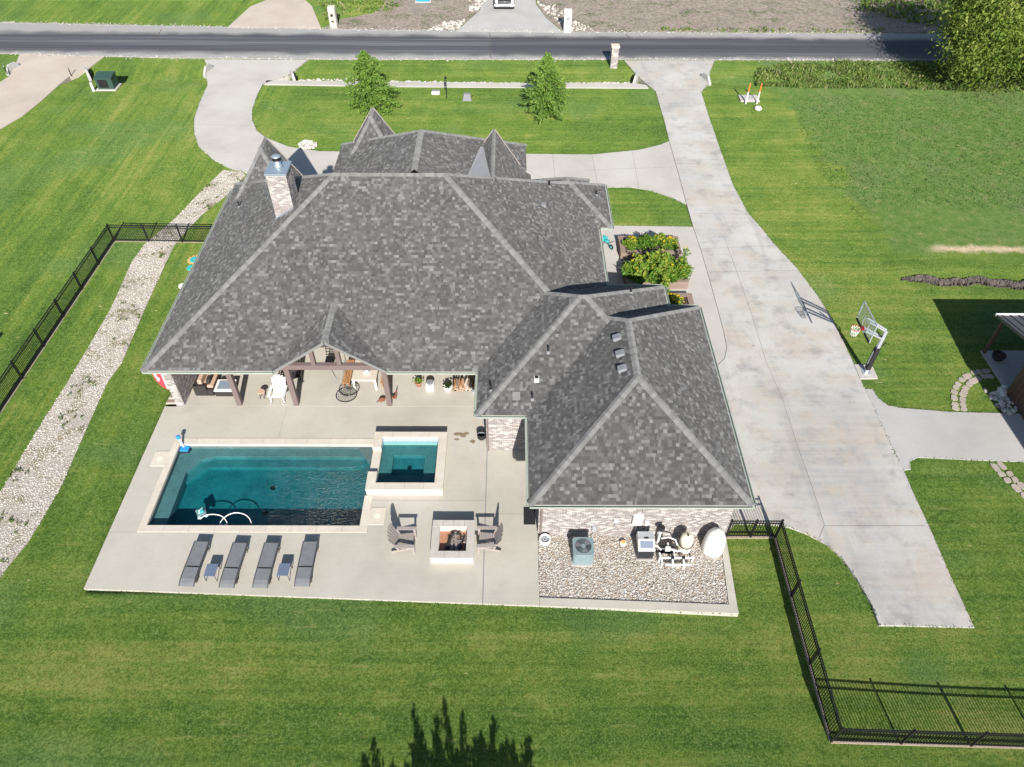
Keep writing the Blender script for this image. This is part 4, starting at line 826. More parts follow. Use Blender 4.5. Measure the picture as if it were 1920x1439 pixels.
MB().box(-.36, .36, -.42, .38, 0, .05).build('pad', 'pale_concrete', k); MB().box(-.33, .33, -.36, .36, .05, .68).build('cabinet', 'grey_frame', k, False, .02)
for i in range(6): MB().box(-.30, .30, -.368, -.36, .12+i*.08, .16+i*.08).build('louvre', 'black_metal', k)
MB().add([(-.35, -.38, .68), (.35, -.38, .68), (.35, .38, .68), (-.35, .38, .68), (-.33, -.34, .74), (.33, -.34, .74), (.33, .0, .98), (-.33, .0, .98), (.33, .36, 1.0), (-.33, .36, 1.0)], [(0, 1, 5, 4), (4, 5, 6, 7), (7, 6, 8, 9), (1, 2, 8, 6, 5), (3, 0, 4, 7, 9), (2, 3, 9, 8)]).build('hood', 'silver', k)
MB().add([(-.27, -.30, .775), (.27, -.30, .775), (.27, -.05, .952), (-.27, -.05, .952)], [(0, 1, 2, 3)]).build('display_panel', 'slate_top', k); MB().box(-.09, .09, .02, .09, 1.0, 1.006).build('vent_slot', 'dark_void', k)
k = thing('flue_stack', (6.28, 17.02, GZ), 'white plastic vent stack with a dark cap', 'vent pipe'); MB().tube([(0, 0, 0), (0, 0, 1.0)], .05, 12).build('pipe', 'white_plastic', k); MB().lathe((0, 0, .98), [(.13, 0), (.15, .05), (.15, .16), (.12, .20)], 16).build('cap', 'black_rubber', k)
k = thing('filter_tank', (7.30, 16.62, GZ), 'cream domed pool filter tank with a clamp band', 'filter tank'); MB().lathe((0, 0, 0), [(.20, 0), (.24, .06), (.27, .12), (.27, .52)], 24).build('lower_tank', 'cream_plastic', k, True); MB().lathe((0, 0, .52), [(.285, 0), (.285, .06)], 24).build('clamp_band', 'black_metal', k); MB().lathe((0, 0, .58), [(.27, 0), (.27, .36), (.25, .46), (.18, .55), (.06, .59)], 24).build('dome', 'cream_plastic', k, True); MB().tube([(0, -.02, 1.15), (0, -.02, 1.27)], .035, 8).build('gauge', 'black_metal', k)
k = thing('water_tank', (8.52, 16.72, GZ), 'tall white domed tank at the end of the garage wall', 'tank'); MB().lathe((0, 0, 0), [(.42, 0), (.46, .05), (.44, .5), (.40, .9), (.30, 1.15), (.16, 1.28), (.04, 1.32)], 32).build('shell', 'white_plastic', k, True); MB().lathe((0, 0, 1.30), [(.09, 0), (.09, .05)], 14).build('lid', 'white_plastic', k)
for y in (-.43,): MB().bar((-.28, -.34, .35), (-.24, -.30, .85), .02).build('seam', 'silver', k)
k = thing('pool_pump', (6.62, 16.28, GZ), 'pool pump and white pipe manifold beside the heater', 'pool pump')
def pip(pts, r_=.035): MB().tube(pts, r_, 10).build('pipe', 'white_plastic', k)
MB().tube([(-.3, .35, .2), (.12, .35, .2)], .11, 14).build('motor', 'black_metal', k); MB().lathe((.2, .35, .06), [(.12, 0), (.13, .28), (.10, .32)], 16).build('strainer_pot', 'grey_frame', k); MB().box(-.34, .34, .2, .5, 0, .05).build('pump_base', 'black_rubber', k)
pip([(.2, .33, .3), (.2, -.1, .34), (.2, -.1, .05)]); pip([(-.05, .35, .3), (-.05, .35, .55), (-.05, .1, .55), (.3, .0, .5), (.62, .2, .4)]); pip([(-.42, -.18, .30), (1.0, -.18, .30)]); pip([(-.2, -.42, .16), (.8, -.42, .16)]); pip([(-.42, -.18, .30), (-.42, -.18, 0)]); pip([(.95, -.18, .3), (.95, -.18, 0)]); pip([(.55, -.18, .3), (.55, -.42, .16), (.55, -.5, 0)]); pip([(.1, -.18, .3), (.1, -.42, .16), (.1, -.46, 0)]); pip([(.3, -.42, .16), (.3, -.44, 0)], .03); pip([(-.35, .1, .45), (-.5, .3, .45), (-.8, .3, .4)]); pip([(-.3, .55, .6), (0, .6, .62), (.3, .55, .5), (.4, .4, .3)], .03); pip([(-.45, -.05, .5), (-.3, -.3, .1), (-.36, -.45, 0)], .025)
for x in (.1, .55): MB().box(x-.07, x+.07, -.25, -.11, .24, .38).build('valve', 'black_metal', k, False, .02); 
MB().box(-.2, .02, .02, .16, .45, .64).build('actuator', 'white_plastic', k, False, .02)
def wbox(x, z, w_, h_, d_, lab, cat='electrical box', mat='white_plastic'):
    k = thing('wall_box', (x, GS-.015, z), lab, cat); MB().box(-w_/2, w_/2, -d_, 0, 0, h_).build('cabinet', mat, k, False, .01); MB().box(-w_/2+.02, w_/2-.02, -d_-.008, -d_-.001, .02, h_-.02).build('door', mat, k); MB().tube([(0, -d_/2, 0), (0, -d_/2, -.4)], .02).build('conduit', 'silver', k); return k
wbox(5.30, .92, .40, .62, .15, 'large white control box on the brick wall above the heater'); wbox(5.72, .80, .16, .26, .09, 'small white switch box beside the large control box'); wbox(4.42, 1.0, .16, .2, .08, 'pale blue-white outlet cover alone on the brick wall', 'outlet box')
MB().tube([(4.42, GS-.05, 1.0), (4.40, GS-.04, .7), (4.25, GS-.04, .5), (4.05, GS-.04, .42)], .008, 6); k = thing('wall_conduit', (5.45, GS-.03, 0), 'thin grey conduit running up the brick garage wall', 'conduit'); MB().tube([(0, 0, .2), (0, 0, 2.6)], .018).build('pipe', 'vent_grey', k); MB().box(-.03, .03, -.01, .02, 1.2, 1.24).build('strap', 'silver', k)
p = G(1020, 1014, 0); k = thing('hose_pot', (1.50, 17.02, GZ), 'round white hose pot with coiled hose at the wall corner', 'hose pot'); MB().lathe((0, 0, 0), [(.20, 0), (.24, .1), (.24, .30), (.20, .30), (.19, .1)], 24).build('pot', 'white_plastic', k, True); m = MB(); [m.tube([(r_*math.cos(t), r_*math.sin(t), .2+.02*i) for t in [j*.35 for j in range(18)]], .018, 6, closed=True) for i, r_ in enumerate((.15, .11, .07))]; m.build('hose', 'silver', k)
p = G(1168, 1020, GZ); k = thing('valve_cover', (p.x, p.y, GZ), 'small round cream valve cover among the pebbles', 'valve cover'); MB().lathe((0, 0, 0), [(.14, 0), (.14, .10), (.11, .13)], 18).build('ring', 'cream_plastic', k, True); MB().lathe((0, 0, .131), [(.09, 0), (.09, .01)], 14).build('lid', 'yellow_plastic', k)
# ================================================================== ON THE PORCH
PF = .012
sf = thing('wicker_sofa', (-15.1, 25.62, PF), 'dark wicker corner sofa with tan cushions on the porch', 'sofa')
MB().box(-.62, .32, -.20, .9, 0, .36).build('base', 'wicker', sf, False, .02); MB().box(-.62, -.42, -.20, .9, .36, .66).build('armrest', 'wicker', sf, False, .03); MB().box(-.62, .02, -.24, -.06, 0, .66).build('side_panel', 'wicker', sf, False, .03); MB().box(-.4, .30, -.03, .88, .362, .50).build('seat_cushion', 'cushion_tan', sf, False, .04); MB().box(-.41, -.2, -.02, .86, .50, .86).build('back_cushion', 'cushion_tan', sf, False, .05); MB().box(.02, .32, -.24, -.06, 0, .34).build('side_panel', 'wicker', sf, False, .03)
MB().box(-.18, .0, .05, .42, .52, .86, None, Matrix.Rotation(.25, 4, 'Y')).build('pillow', 'wicker', sf, False, .05)
ot = thing('ottoman_table', (-14.25, 25.75, PF), 'low dark wicker table with pale cushion rim and glass top', 'coffee table')
MB().box(-.46, .46, -.40, .40, 0, .33).build('base', 'wicker', ot, False, .015); MB().box(-.47, .47, -.41, .41, .332, .42).build('cushion_rim', 'cushion_white', ot, False, .03); MB().box(-.33, .33, -.29, .29, .421, .435).build('glass_top', 'glass_top', ot)
adirondack('rocking_chair', (-11.48, 25.28, PF), R(-90), 'white slatted rocking chair on the porch', True, 'white_paint')
k = thing('stool', (-12.35, 25.30, PF), 'small round pinkish stool beside the white rocking chair', 'stool'); MB().lathe((0, 0, .40), [(.17, 0), (.19, .015), (.17, .04)], 18).build('seat', 'cushion_tan', k)
for a in range(4): MB().bar((.11*math.cos(a*1.57+.78), .11*math.sin(a*1.57+.78), .40), (.15*math.cos(a*1.57+.78), .15*math.sin(a*1.57+.78), 0), .025).build('leg', 'beam_wood', k)
adirondack('rocking_chair', (-11.05, 26.55, PF), R(-60), 'dark slatted rocking chair behind the white one', True, 'wicker')
# web swing
sw = thing('web_swing', (-8.02, 24.95, .62), 'round black web swing hanging from the gable beam', 'swing')
MB().tube([(.5*math.cos(t), .5*math.sin(t), 0) for t in [i*.1963 for i in range(32)]], .028, 8, closed=True).build('rim', 'black_rubber', sw, True)
m = MB(); [m.tube([(r_*math.cos(t), r_*math.sin(t), -.03) for t in [i*.314 for i in range(20)]], .008, 5, closed=True) for r_ in (.12, .22, .32, .41)]; [m.bar((0, 0, -.03), (.49*math.cos(t), .49*math.sin(t), 0), .010) for t in [i*.3927 for i in range(16)]]; m.build('web', 'black_rubber', sw)
tp = Vector((-.55+.0, -.1, 2.0))
for t in (.6, 2.3, 3.9, 5.5): MB().tube([(.5*math.cos(t), .5*math.sin(t), 0), (-.30, -.1, 1.35)], .008, 5).build('rope', 'vent_grey', sw)
MB().tube([(-.30, -.1, 1.35), (-.40, -.1, 1.75), (-.44, -.21, 2.2), (-.44, -.36, 2.3)], .016, 6).build('strap', 'black_rubber', sw)
tb = thing('dining_table', (-7.28, 26.75, PF), 'pale wood outdoor dining table under the porch gable', 'table'); MB().box(-.62, .62, -.95, .95, .70, .75).build('table_top', 'bleached_wood', tb, False, .01)
for s in (-1, 1):
    for e in (-1, 1): MB().box(s*.54-.05, s*.54+.05, e*.86-.05, e*.86+.05, 0, .70).build('leg', 'white_paint', tb)
MB().box(-.5, .5, -.86, -.82, .58, .70).build('apron', 'white_paint', tb); k = thing('white_bowl', (-7.2, 26.25, PF+.752), 'white bowl on the dining table', 'bowl'); MB().lathe((0, 0, 0), [(.07, 0), (.15, .07), (.17, .09), (.14, .08), (.06, .02)], 18).build('bowl', 'white_plastic', k, True)
def bench(x, y, l, lab):
    k = thing('wood_bench', (x, y, PF), lab, 'bench', 'orange wood benches at the dining table')
    for i in range(3): MB().box(-.19+i*.13, -.07+i*.13, -l/2, l/2, .42, .455, rnd.random()).build('plank', 'orange_wood', k)
    for e in (-1, 1):
        for s in (-1, 1): MB().box(s*.14-.03, s*.14+.03, e*(l/2-.12)-.03, e*(l/2-.12)+.03, 0, .42).build('leg', 'orange_wood', k)
bench(-8.22, 26.7, 1.7, 'orange wood bench on the swing side of the dining table'); bench(-6.30, 26.72, 1.7, 'orange wood bench on the far side from the swing')
k = thing('wood_chair', (-7.25, 28.05, PF), 'orange wood armchair at the head of the table', 'chair'); MB().box(-.3, .3, -.3, .25, .42, .47).build('seat', 'orange_wood', k); MB().box(-.3, .3, .2, .26, .47, 1.05).build('backrest', 'orange_wood', k); [MB().box(s*.26-.03, s*.26+.03, e*.22-.03, e*.22+.03, 0, .42).build('leg', 'orange_wood', k) for s in (-1, 1) for e in (-1, 1)]
k = thing('folding_chair', (-9.3, 27.6, PF), 'black metal patio chair standing behind the porch beam', 'chair'); MB().box(-.24, .24, -.24, .24, .42, .45).build('seat', 'black_metal', k); [MB().bar((s*.22, .24, .45), (s*.22, .34, .95), .03).build('back_post', 'black_metal', k) for s in (-1, 1)]; [MB().bar((-.22, .26+.05*i, .55+.15*i), (.22, .26+.05*i, .55+.15*i), .03).build('back_rail', 'black_metal', k) for i in range(3)]; [MB().bar((s*.22, e*.22, .42), (s*.25, e*.26, 0), .025).build('leg', 'black_metal', k) for s in (-1, 1) for e in (-1, 1)]
# small sculptures by the post
p = G(718, 755, PF); k = thing('armadillo_figure', (p.x-.05, p.y+.1, PF), 'small rusty metal armadillo figure beside the porch post', 'figurine', None, .5)
MB().lathe((0, 0, .11), [(.02, -.10), (.10, -.06), (.12, .0), (.09, .08), (.02, .11)], 14, None, 1.5, 1).build('shell', 'rust', k, True); MB().tube([(.15, 0, .12), (.25, 0, .10), (.32, 0, .05)], [.05, .04, .015]).build('head', 'rust', k); MB().tube([(-.14, 0, .08), (-.3, .03, .03)], [.03, .008]).build('tail', 'rust', k); [MB().tube([(x, y, .05), (x, y*1.2, 0)], .018).build('leg', 'black_metal', k) for x in (-.08, .08) for y in (-.07, .07)]
p = G(741, 752, PF); k = thing('rooster_figure', (p.x, p.y+.1, PF), 'rusty red metal rooster figure beside the porch post', 'figurine', None, 1.2)
MB().lathe((0, 0, .2), [(.02, -.09), (.09, -.04), (.1, .03), (.04, .1)], 14, None, 1.5, .9).build('body', 'rust', k, True); MB().tube([(.1, 0, .24), (.17, 0, .36), (.2, 0, .40)], [.05, .03, .028]).build('neck', 'rust', k); MB().tube([(-.1, 0, .24), (-.22, 0, .34), (-.26, 0, .28)], [.05, .05, .015]).build('tail', 'rust', k); MB().box(.17, .23, -.008, .008, .41, .46).build('comb', 'red_paint', k); [MB().tube([(.02, y, .13), (.03, y, 0)], .01).build('leg', 'black_metal', k) for y in (-.04, .04)]
# east end of the porch: side table, planter, firewood rack, dark cabinet
p = G(803, 708, PF+.4); k = thing('white_stand', (-4.02, 25.95, PF), 'white square stand with a grey disc on top', 'stand'); MB().box(-.2, .2, -.22, .2, 0, .38).build('stand', 'white_paint', k, False, .01); MB().lathe((0, .05, .40), [(.17, -.02), (.19, .03), (.16, .05)], 18).build('disc', 'vent_grey', k); MB().box(-.03, .03, -.2, -.05, .41, .43).build('handle', 'vent_grey', k)
p = Vector((-4.62, 26.15, 0)); k = thing('clay_pot', (p.x, p.y, PF), 'reddish clay pot beside the white stand on the porch', 'pot'); MB().lathe((0, 0, 0), [(.12, 0), (.18, .26), (.2, .3), (.17, .3), (.15, .2)], 16).build('pot', 'terracotta', k, True); P_(leaves('plant', 'crop_leaf', np.c_[nr.normal(p.x, .1, 60), nr.normal(p.y, .1, 60), nr.uniform(.3, .5, 60)], .1, None, 1.5), k)
p = Vector((-3.12, 25.85, 0)); k = thing('white_planter', (p.x, p.y, PF), 'round white planter with dark foliage on the porch', 'planter'); MB().lathe((0, 0, 0), [(.16, 0), (.22, .2), (.23, .28), (.19, .27)], 18).build('pot', 'white_plastic', k, True); P_(leaves('plant', 'dark_leaf', np.c_[nr.normal(p.x, .09, 120), nr.normal(p.y, .09, 120), nr.uniform(.27, .42, 120)], .09, None, 1.4), k)
k = thing('firewood_rack', (-2.30, 25.95, PF), 'low rack stacked with split firewood on the porch', 'firewood rack')
for e in (-1, 1): MB().box(e*.52-.02, e*.52+.02, -.2, .3, 0, .55).build('rack_end', 'black_metal', k)
MB().box(-.5, .5, -.2, .3, .03, .05).build('rack_base', 'black_metal', k)
for i in range(34): x, z = -.46+.115*(i % 9)+rnd.uniform(-.02, .02), .10+.105*(i//9); a = rnd.uniform(-.08, .08); MB().tube([(x-a, -.24+rnd.uniform(-.04, .04), z), (x+a, .28, z)], rnd.uniform(.04, .055), 6, rnd.random()).build('log', rnd.choice(('log_bark', 'orange_wood', 'bleached_wood', 'cushion_tan')), k)
k = thing('smoker_grill', (-1.52, 25.98, PF), 'black barrel grill in the porch corner by the wall', 'grill'); MB().tube([(-.26, 0, .62), (.24, 0, .62)], .25, 18).build('barrel', 'black_metal', k); MB().box(-.28, .28, -.3, .3, .0, .4).build('cabinet', 'black_metal', k); MB().lathe((-.28, -.34, .0), [(.10, 0), (.11, .2), (.09, .2)], 14).build('bucket', 'silver', k); MB().bar((-.2, -.26, .7), (.2, -.26, .7), .03).build('handle', 'silver', k)
# flag on the porch corner
fg = thing('flag', (-16.47, 25.15, 1.55), 'red flag with white bands on a pole at the porch corner', 'flag', None, 0)
tipp = Vector((-1.05, .35, .62)); MB().tube([(-.02, 0, 0), tuple(tipp)], .014, 8).build('pole', 'white_paint', fg); MB().box(-.03, .03, -.05, .05, -.06, .06).build('bracket', 'black_metal', fg)
def cloth(u0, u1, v0, v1, mat, name, off=0):
    m = MB(); nu, nv = 12, 8; vs_ = []
    for j in range(nv+1):
        for i in range(nu+1):
            u, v = u0+(u1-u0)*i/nu, v0+(v1-v0)*j/nv; b = Vector((-.15, .05, .09))+(tipp-Vector((-.15, .05, .09)))*u
            vs_.append(b+Vector((.30*v+.04*math.sin(6*u+2*v), -.42*v+.05*math.sin(8*u)*v+off, -.80*v+.04*math.sin(9*u+3*v)*v+off*.3)))
    m.add(vs_, [(j*(nu+1)+i, j*(nu+1)+i+1, (j+1)*(nu+1)+i+1, (j+1)*(nu+1)+i) for j in range(nv) for i in range(nu)]); m.build(name, mat, fg, True)
cloth(0, 1, 0, 1, 'red_cloth', 'cloth'); cloth(.1, .2, .05, .95, 'white_cloth', 'white_band', -.012); cloth(.28, .34, .05, .95, 'white_cloth', 'white_band', -.012); cloth(.5, .8, .45, .6, 'white_cloth', 'white_emblem', -.012); cloth(.6, .7, .3, .75, 'white_cloth', 'white_emblem', -.014)
k = thing('board_stack', (-16.75, 24.95, LZ), 'short stack of weathered boards beside the porch pier', 'boards')
for i in range(4): MB().box(-.34+.04*i, .22, -.05+.12*i, .05+.12*i, .02+.05*i, .06+.05*i, rnd.random()).build('board', ('bleached_wood', 'deck_board')[i % 2], k)
# discs and toys on the west lawn
for (x, y, r_, mt, rim, lab) in ((366, 488, .32, 'teal_plastic', 'yellow_plastic', 'teal garden disc with orange scalloped rim on the grass'), (359, 503, .27, 'teal_plastic', None, 'plain teal garden disc beside the orange rimmed one'), (343, 537, .25, 'white_plastic', None, 'pale round disc on grass beside the house eave')):
    p = G(x, y, LZ); k = thing('garden_disc', (p.x, p.y, LZ), lab, 'garden disc'); MB().lathe((0, 0, 0), [(r_, 0), (r_, .05), (r_*.8, .07)], 24).build('disc', mt, k)
    if rim: [MB().lathe((r_*1.15*math.cos(a), r_*1.15*math.sin(a), 0), [(.09, 0), (.09, .05)], 8).build('scallop', rim, k) for a in [i*.524 for i in range(12)]]
# ================================================================== FENCES
pk_me = None
def fence(A, B, label, first=True, last=True, spacing=2.42):
    A = Vector((A[0], A[1], LZ)); B = Vector((B[0], B[1], LZ)); d = B-A; L = d.length; t = thing('metal_fence', A, label, 'fence', 'black metal picket fences round the back yard', math.atan2(d.y, d.x)); FH = 1.24
    global pk_me
    n = max(1, round(L/spacing)); 
    for i in range(n+1):
        if (i == 0 and not first) or (i == n and not last): continue
        x = L*i/n; m = MB().box(x-.036, x+.036, -.036, .036, 0, FH+.02); m.box(x-.042, x+.042, -.042, .042, FH+.02, FH+.05); m.build('post', 'black_metal', t)
    for z in (.12, FH-.2, FH-.03):
        MB().box(.03, L-.03, -.02, .02, z-.02, z+.02).build('rail', 'black_metal', t)
    k = int(L/.105)
    for i in range(1, k):
        x = L*i/k
        if abs((x*n/L) % 1-.0) < .02: continue
        if pk_me is None: o = MB().box(-.011, .011, -.011, .011, .04, FH-.05).build('picket', 'black_metal', t); pk_me = o.data
        else: o = bpy.data.objects.new('picket', pk_me); col.objects.link(o); o.parent = t
        o.location = (x, 0, 0)
    MB().box(0, L, -.05, .05, -.04, .008).build('bare_strip', 'bed_grit', t)
    return t
c0 = G(215, 453, LZ); c1 = G(42, 712, LZ); dd = (c1-c0).normalized(); c2 = c0+dd*17
fence(c0, c2, 'black picket fence running along the white gravel path'); fence(c0, G(470, 456.5, LZ), 'black picket fence crossing the gravel path to the house', False)
r0 = G(1361, 1007.5, LZ); r1 = G(1453, 1007.5, LZ); r2 = G(1557.7, 1390.7, LZ); r3 = G(1920, 1402, LZ); r3 = r2+(r3-r2)*1.45
fence(r0, r1, 'short black picket gate section at the garage corner', True, True, 1.15); fence(r1, r2, 'black picket fence between the yard and driveway end', False, True); fence(r2, r3, 'black picket fence along the back of the side lawn', False, True)
# ================================================================== GRAVEL PATH
gl = [(452, 322), (418, 318), (380, 355), (325, 410), (270, 455), (245, 490), (205, 580), (170, 640), (125, 715), (60, 820), (0, 920), (-60, 1010), (-60, 1180)]
gr = [(0, 1085), (50, 1020), (80, 975), (120, 905), (160, 815), (205, 715), (230, 680), (255, 625), (275, 575), (300, 525), (320, 480), (330, 460), (355, 430), (385, 400), (430, 365), (462, 330)]
gp = px(gl+gr, LZ); gp = [p+(gp[len(gl)+len(gr)-1-i if i < len(gl)+len(gr) else 0]-p).normalized()*.12 for i, p in enumerate(gp)]
def grit_path():
    n = NM('gravel_base'); a = n.noise(14, 4, .7); g = n.noise(.9, 5, .65); base = n.ramp(a, [(.3, (.24, .205, .17)), (.55, (.42, .38, .33)), (.75, (.62, .58, .53))]); base = n.mix(n.rng(g, .50, .62, 0, .85), base, n.ramp(n.noise(6, 4), [(.35, (.09, .10, .03)), (.65, (.30, .24, .14))])); n.col(base).rough(.95, 0, .1).bump(a, .6, .03)
grit_path()
o = MB().prism([(p.x+rnd.uniform(-.05, .05), p.y) for p in gp], LZ-.1, LZ+.012).build('gravel_path', 'gravel_base'); tag(o, 'pale gravel path beside the fence', None, None, 'structure')
q = scatter(gp, 430); nz = np.sin(q[:, 0]*1.7+q[:, 1]*.9)+np.sin(q[:, 1]*2.3-q[:, 0]*.6)+nr.normal(0, .8, len(q)); q = q[nz > -1.1]
o = stones('white_gravel', 'white_gravel', np.c_[q, nr.uniform(LZ+.008, LZ+.022, len(q))], .0195, None, .6, .12); tag(o, 'loose white gravel strewn over the fenced path', 'gravel', None, 'stuff')
q = px([(560, 273), (566, 266), (580, 265), (593, 269), (594, 276), (584, 281), (566, 280)], LZ); q = scatter(q, 110); o = stones('river_rock', 'white_gravel', np.c_[q, nr.uniform(LZ+.03, LZ+.1, len(q))], .09, None, .7, .15); tag(o, 'small patch of pale rocks at the edge of the front lawn', 'rocks', None, 'stuff')
for poly, dens, sz, lab in (([(560, 142), (650, 141), (760, 144), (960, 147), (1190, 146), (1190, 153), (960, 152), (760, 150), (560, 148)], 60, .07, 'line of pale stones in the roadside ditch'), ([(1862, 735), (1845, 733), (1880, 775), (1905, 776), (1935, 740), (1900, 722)], 45, .11, 'bed of white rocks at the workshop wall')):
    q = scatter(px(poly, LZ), dens); z = [hgt(x, y)+.02 for x, y in q]; o = stones('ditch_rock' if sz < .1 else 'rock_bed', 'white_gravel', np.c_[q, z], sz, None, .7, .1); tag(o, lab, 'rocks', None, 'stuff')
q = scatter(px([(800, 57), (830, 44), (872, 38), (860, 56)], -.05), 40); q2 = scatter(px([(1008, 5), (1030, 30), (1060, 58), (1120, 60), (1080, 40), (1040, 10)], -.05), 14); q = np.r_[q, q2, scatter(px([(880, 0), (912, 0), (897, 22), (880, 25)], -.05), 25)]; o = stones('rubble', 'white_gravel', np.c_[q, nr.uniform(-.05, .03, len(q))], .11, None, .6, -.05); tag(o, 'white limestone rubble edging the new drive across the road', 'rubble', None, 'stuff')
# eroded bank in the east lawn
def bank():
    N_x = 220; vs_ = []; d = (BK1-BK0); 
    for i in range(N_x+1):
        t = i/N_x; p = BK0+d*t; wv_ = .25*math.sin(t*19)+.12*math.sin(t*47+1)+rnd.uniform(-.05, .05)
        for off, z in ((-.12, LZ+.0), (-.08, LZ-.10), (-.03, LZ-.22), (.05, LZ-.12), (.13, LZ-.0), (.22, LZ+.08), (.32, LZ+.13), (.42, LZ+.05)):
            k = min(1, t*9+.15); vs_.append((p.x+rnd.uniform(-.06, .06), p.y+off*k+wv_*.6+rnd.uniform(-.07, .07), LZ+.02+(z-LZ)*k+rnd.uniform(-.05, .05)*(abs(off) < .5)))
    f = [(i*8+j, (i+1)*8+j, (i+1)*8+j+1, i*8+j+1) for i in range(N_x) for j in range(7)]
    o = MB().add(vs_, f).build('earth_bank', 'bank_soil'); tag(o, 'eroded dark earth bank in the lawn by the workshop', None, None, 'structure')
bank()
# ================================================================== STEPPING STONES
def stone_path(centres, wd, label, rows=2):
    t = thing('stepping_stones', (centres[0].x, centres[0].y, LZ), label, 'stone path'); n = len(centres)
    for i in range(n-1):
        a, b = centres[i], centres[i+1]; d = (b-a).normalized(); s_ = Vector((-d.y, d.x, 0)); L = (b-a).length
        for j in range(rows):
            cc = (a+b)/2+s_*((j-(rows-1)/2)*wd/rows)+d*rnd.uniform(-.06, .06); hw, hl = wd/rows*.47, L*.47
            ring = [(cc+d*hl*sx*rnd.uniform(.75, 1.05)+s_*hw*sy_*rnd.uniform(.75, 1.05)) for sx, sy_ in ((1, .6), (.5, 1), (-.6, 1), (-1, .4), (-1, -.6), (-.4, -1), (.6, -1), (1, -.4))]
            P_(MB().prism([(p.x, p.y) for p in ring], LZ-.06, LZ+.03+rnd.uniform(0, .015), rnd.random()).build('flagstone', 'flagstone', None, False, .01), t)
def resample(pts, step):
    out = [pts[0]]; 
    for a, b in zip(pts, pts[1:]):
        k = max(1, round((b-a).length/step)); out += [a+(b-a)*(i+1)/k for i in range(k)]
    return out
sp = [(797, 1018, ), ]
stone_path(resample(px([(1800, 772), (1797, 755), (1796, 742), (1801, 727), (1812, 714), (1826, 706), (1845, 701), (1862, 702)], LZ), .42), .78, 'curved flagstone path from the apron to the workshop porch')
stone_path(resample(px([(1864, 866), (1880, 884), (1900, 905), (1920, 922), (1950, 948)], LZ), .42), .72, 'flagstone path leaving the apron across the side lawn')
# ================================================================== WORKSHOP
sh_ = thing('workshop', (27, 24, 0), 'brown metal workshop with dark standing seam porch roof', 'workshop')
WX = 25.2
P_(MB().box(WX, 40, 12, 25.9, -.2, 3.3).build('wall', 'shop_siding'), sh_)
for i in range(46): P_(MB().box(WX-.03, WX, 12.05+i*.3, 12.12+i*.3, -.1, 3.2).build('siding_rib', 'shop_siding'), sh_)
P_(MB().box(WX+.05, 40, 25.9, 28.93, -.3, -.02).build('porch_slab', 'grey_concrete'), sh_)
zr = lambda y: 2.45+(28.95-y)*.24
P_(MB().add([(24.98, 28.95, zr(28.95)), (40, 28.95, zr(28.95)), (40, 20, zr(20)), (24.98, 20, zr(20)), (24.98, 28.95, zr(28.95)-.08), (40, 28.95, zr(28.95)-.08), (40, 20, zr(20)-.08), (24.98, 20, zr(20)-.08)], [(0, 3, 2, 1), (4, 5, 6, 7), (0, 1, 5, 4), (3, 0, 4, 7), (2, 3, 7, 6), (1, 2, 6, 5)]).build('roof', 'shop_roof_metal'), sh_)
P_(MB().add([(24.98, 20, zr(20)), (40, 20, zr(20)), (40, 12, zr(28.0)), (24.98, 12, zr(28.0))], [(0, 3, 2, 1)]).build('roof', 'shop_roof_metal'), sh_)
for i in range(34): x = 25.2+i*.43; P_(MB().bar((x, 28.95, zr(28.95)+.02), (x, 20, zr(20)+.02), .035, .045).build('roof_seam', 'shop_roof_metal'), sh_)
P_(MB().bar((24.9, 28.97, zr(28.95)), (40, 28.97, zr(28.95)), .07, .14).build('eave_trim', 'white_trim'), sh_); P_(MB().bar((24.96, 28.9, zr(28.95)-.02), (24.96, 20, zr(20)-.02), .05, .16).build('rake_trim', 'shop_roof_metal'), sh_)
for x in (25.35, 29, 33): P_(MB().box(x-.07, x+.07, 28.7, 28.84, -.02, zr(28.8)-.08).build('porch_post', 'shop_siding'), sh_)
p = G(1866, 668, 0); k = thing('basket_planter', (p.x, p.y-.2, -.02), 'round dark wicker basket on the workshop porch', 'basket'); MB().lathe((0, 0, 0), [(.2, 0), (.3, .15), (.34, .34), (.30, .34), (.26, .12)], 20).build('basket', 'wicker', k); [MB().bar((0, 0, .30), (.3*math.cos(a), .3*math.sin(a), .34), .02).build('spoke', 'shop_siding', k) for a in [i*.628 for i in range(10)]]
# ================================================================== BASKETBALL HOOP
b0 = G(1623, 699, DZ); bh = thing('basketball_hoop', (b0.x, b0.y, DZ+.03), 'silver basketball hoop with clear backboard beside the driveway', 'basketball hoop')
MB().box(-.2, .2, -.2, .2, 0, .03).build('base_plate', 'silver', bh); MB().box(-.075, .075, -.075, .075, .03, 2.85).build('pole', 'silver', bh, False, .01); MB().box(-.12, .11, -.13, .13, .25, 1.75).build('pole_pad', 'black_rubber', bh, False, .03); MB().box(-.125, -.121, -.05, .05, .6, 1.5).build('pad_label', 'white_plastic', bh)
BX = -1.15
for z, zb in ((2.85, 3.55), (2.35, 2.98)):
    for s in (-1, 1): MB().bar((.06, s*.10, z), (BX+.06, s*.16, zb), .05, .07).build('support_arm', 'silver', bh)
MB().bar((.12, 0, 2.2), (-.45, 0, 2.9), .05, .05).build('brace', 'black_metal', bh); MB().tube([(.1, -.1, 1.95), (.2, -.12, 2.2)], .03).build('crank', 'black_metal', bh)
MB().box(BX-.006, BX+.006, -.90, .90, 2.92, 3.97).build('backboard', 'clear_board', bh)
for a in (((BX, -.91, 2.9), (BX, .91, 2.9)), ((BX, -.91, 3.99), (BX, .91, 3.99)), ((BX, -.91, 2.9), (BX, -.91, 3.99)), ((BX, .91, 2.9), (BX, .91, 3.99))): MB().bar(*a, .04, .05).build('board_frame', 'silver', bh)
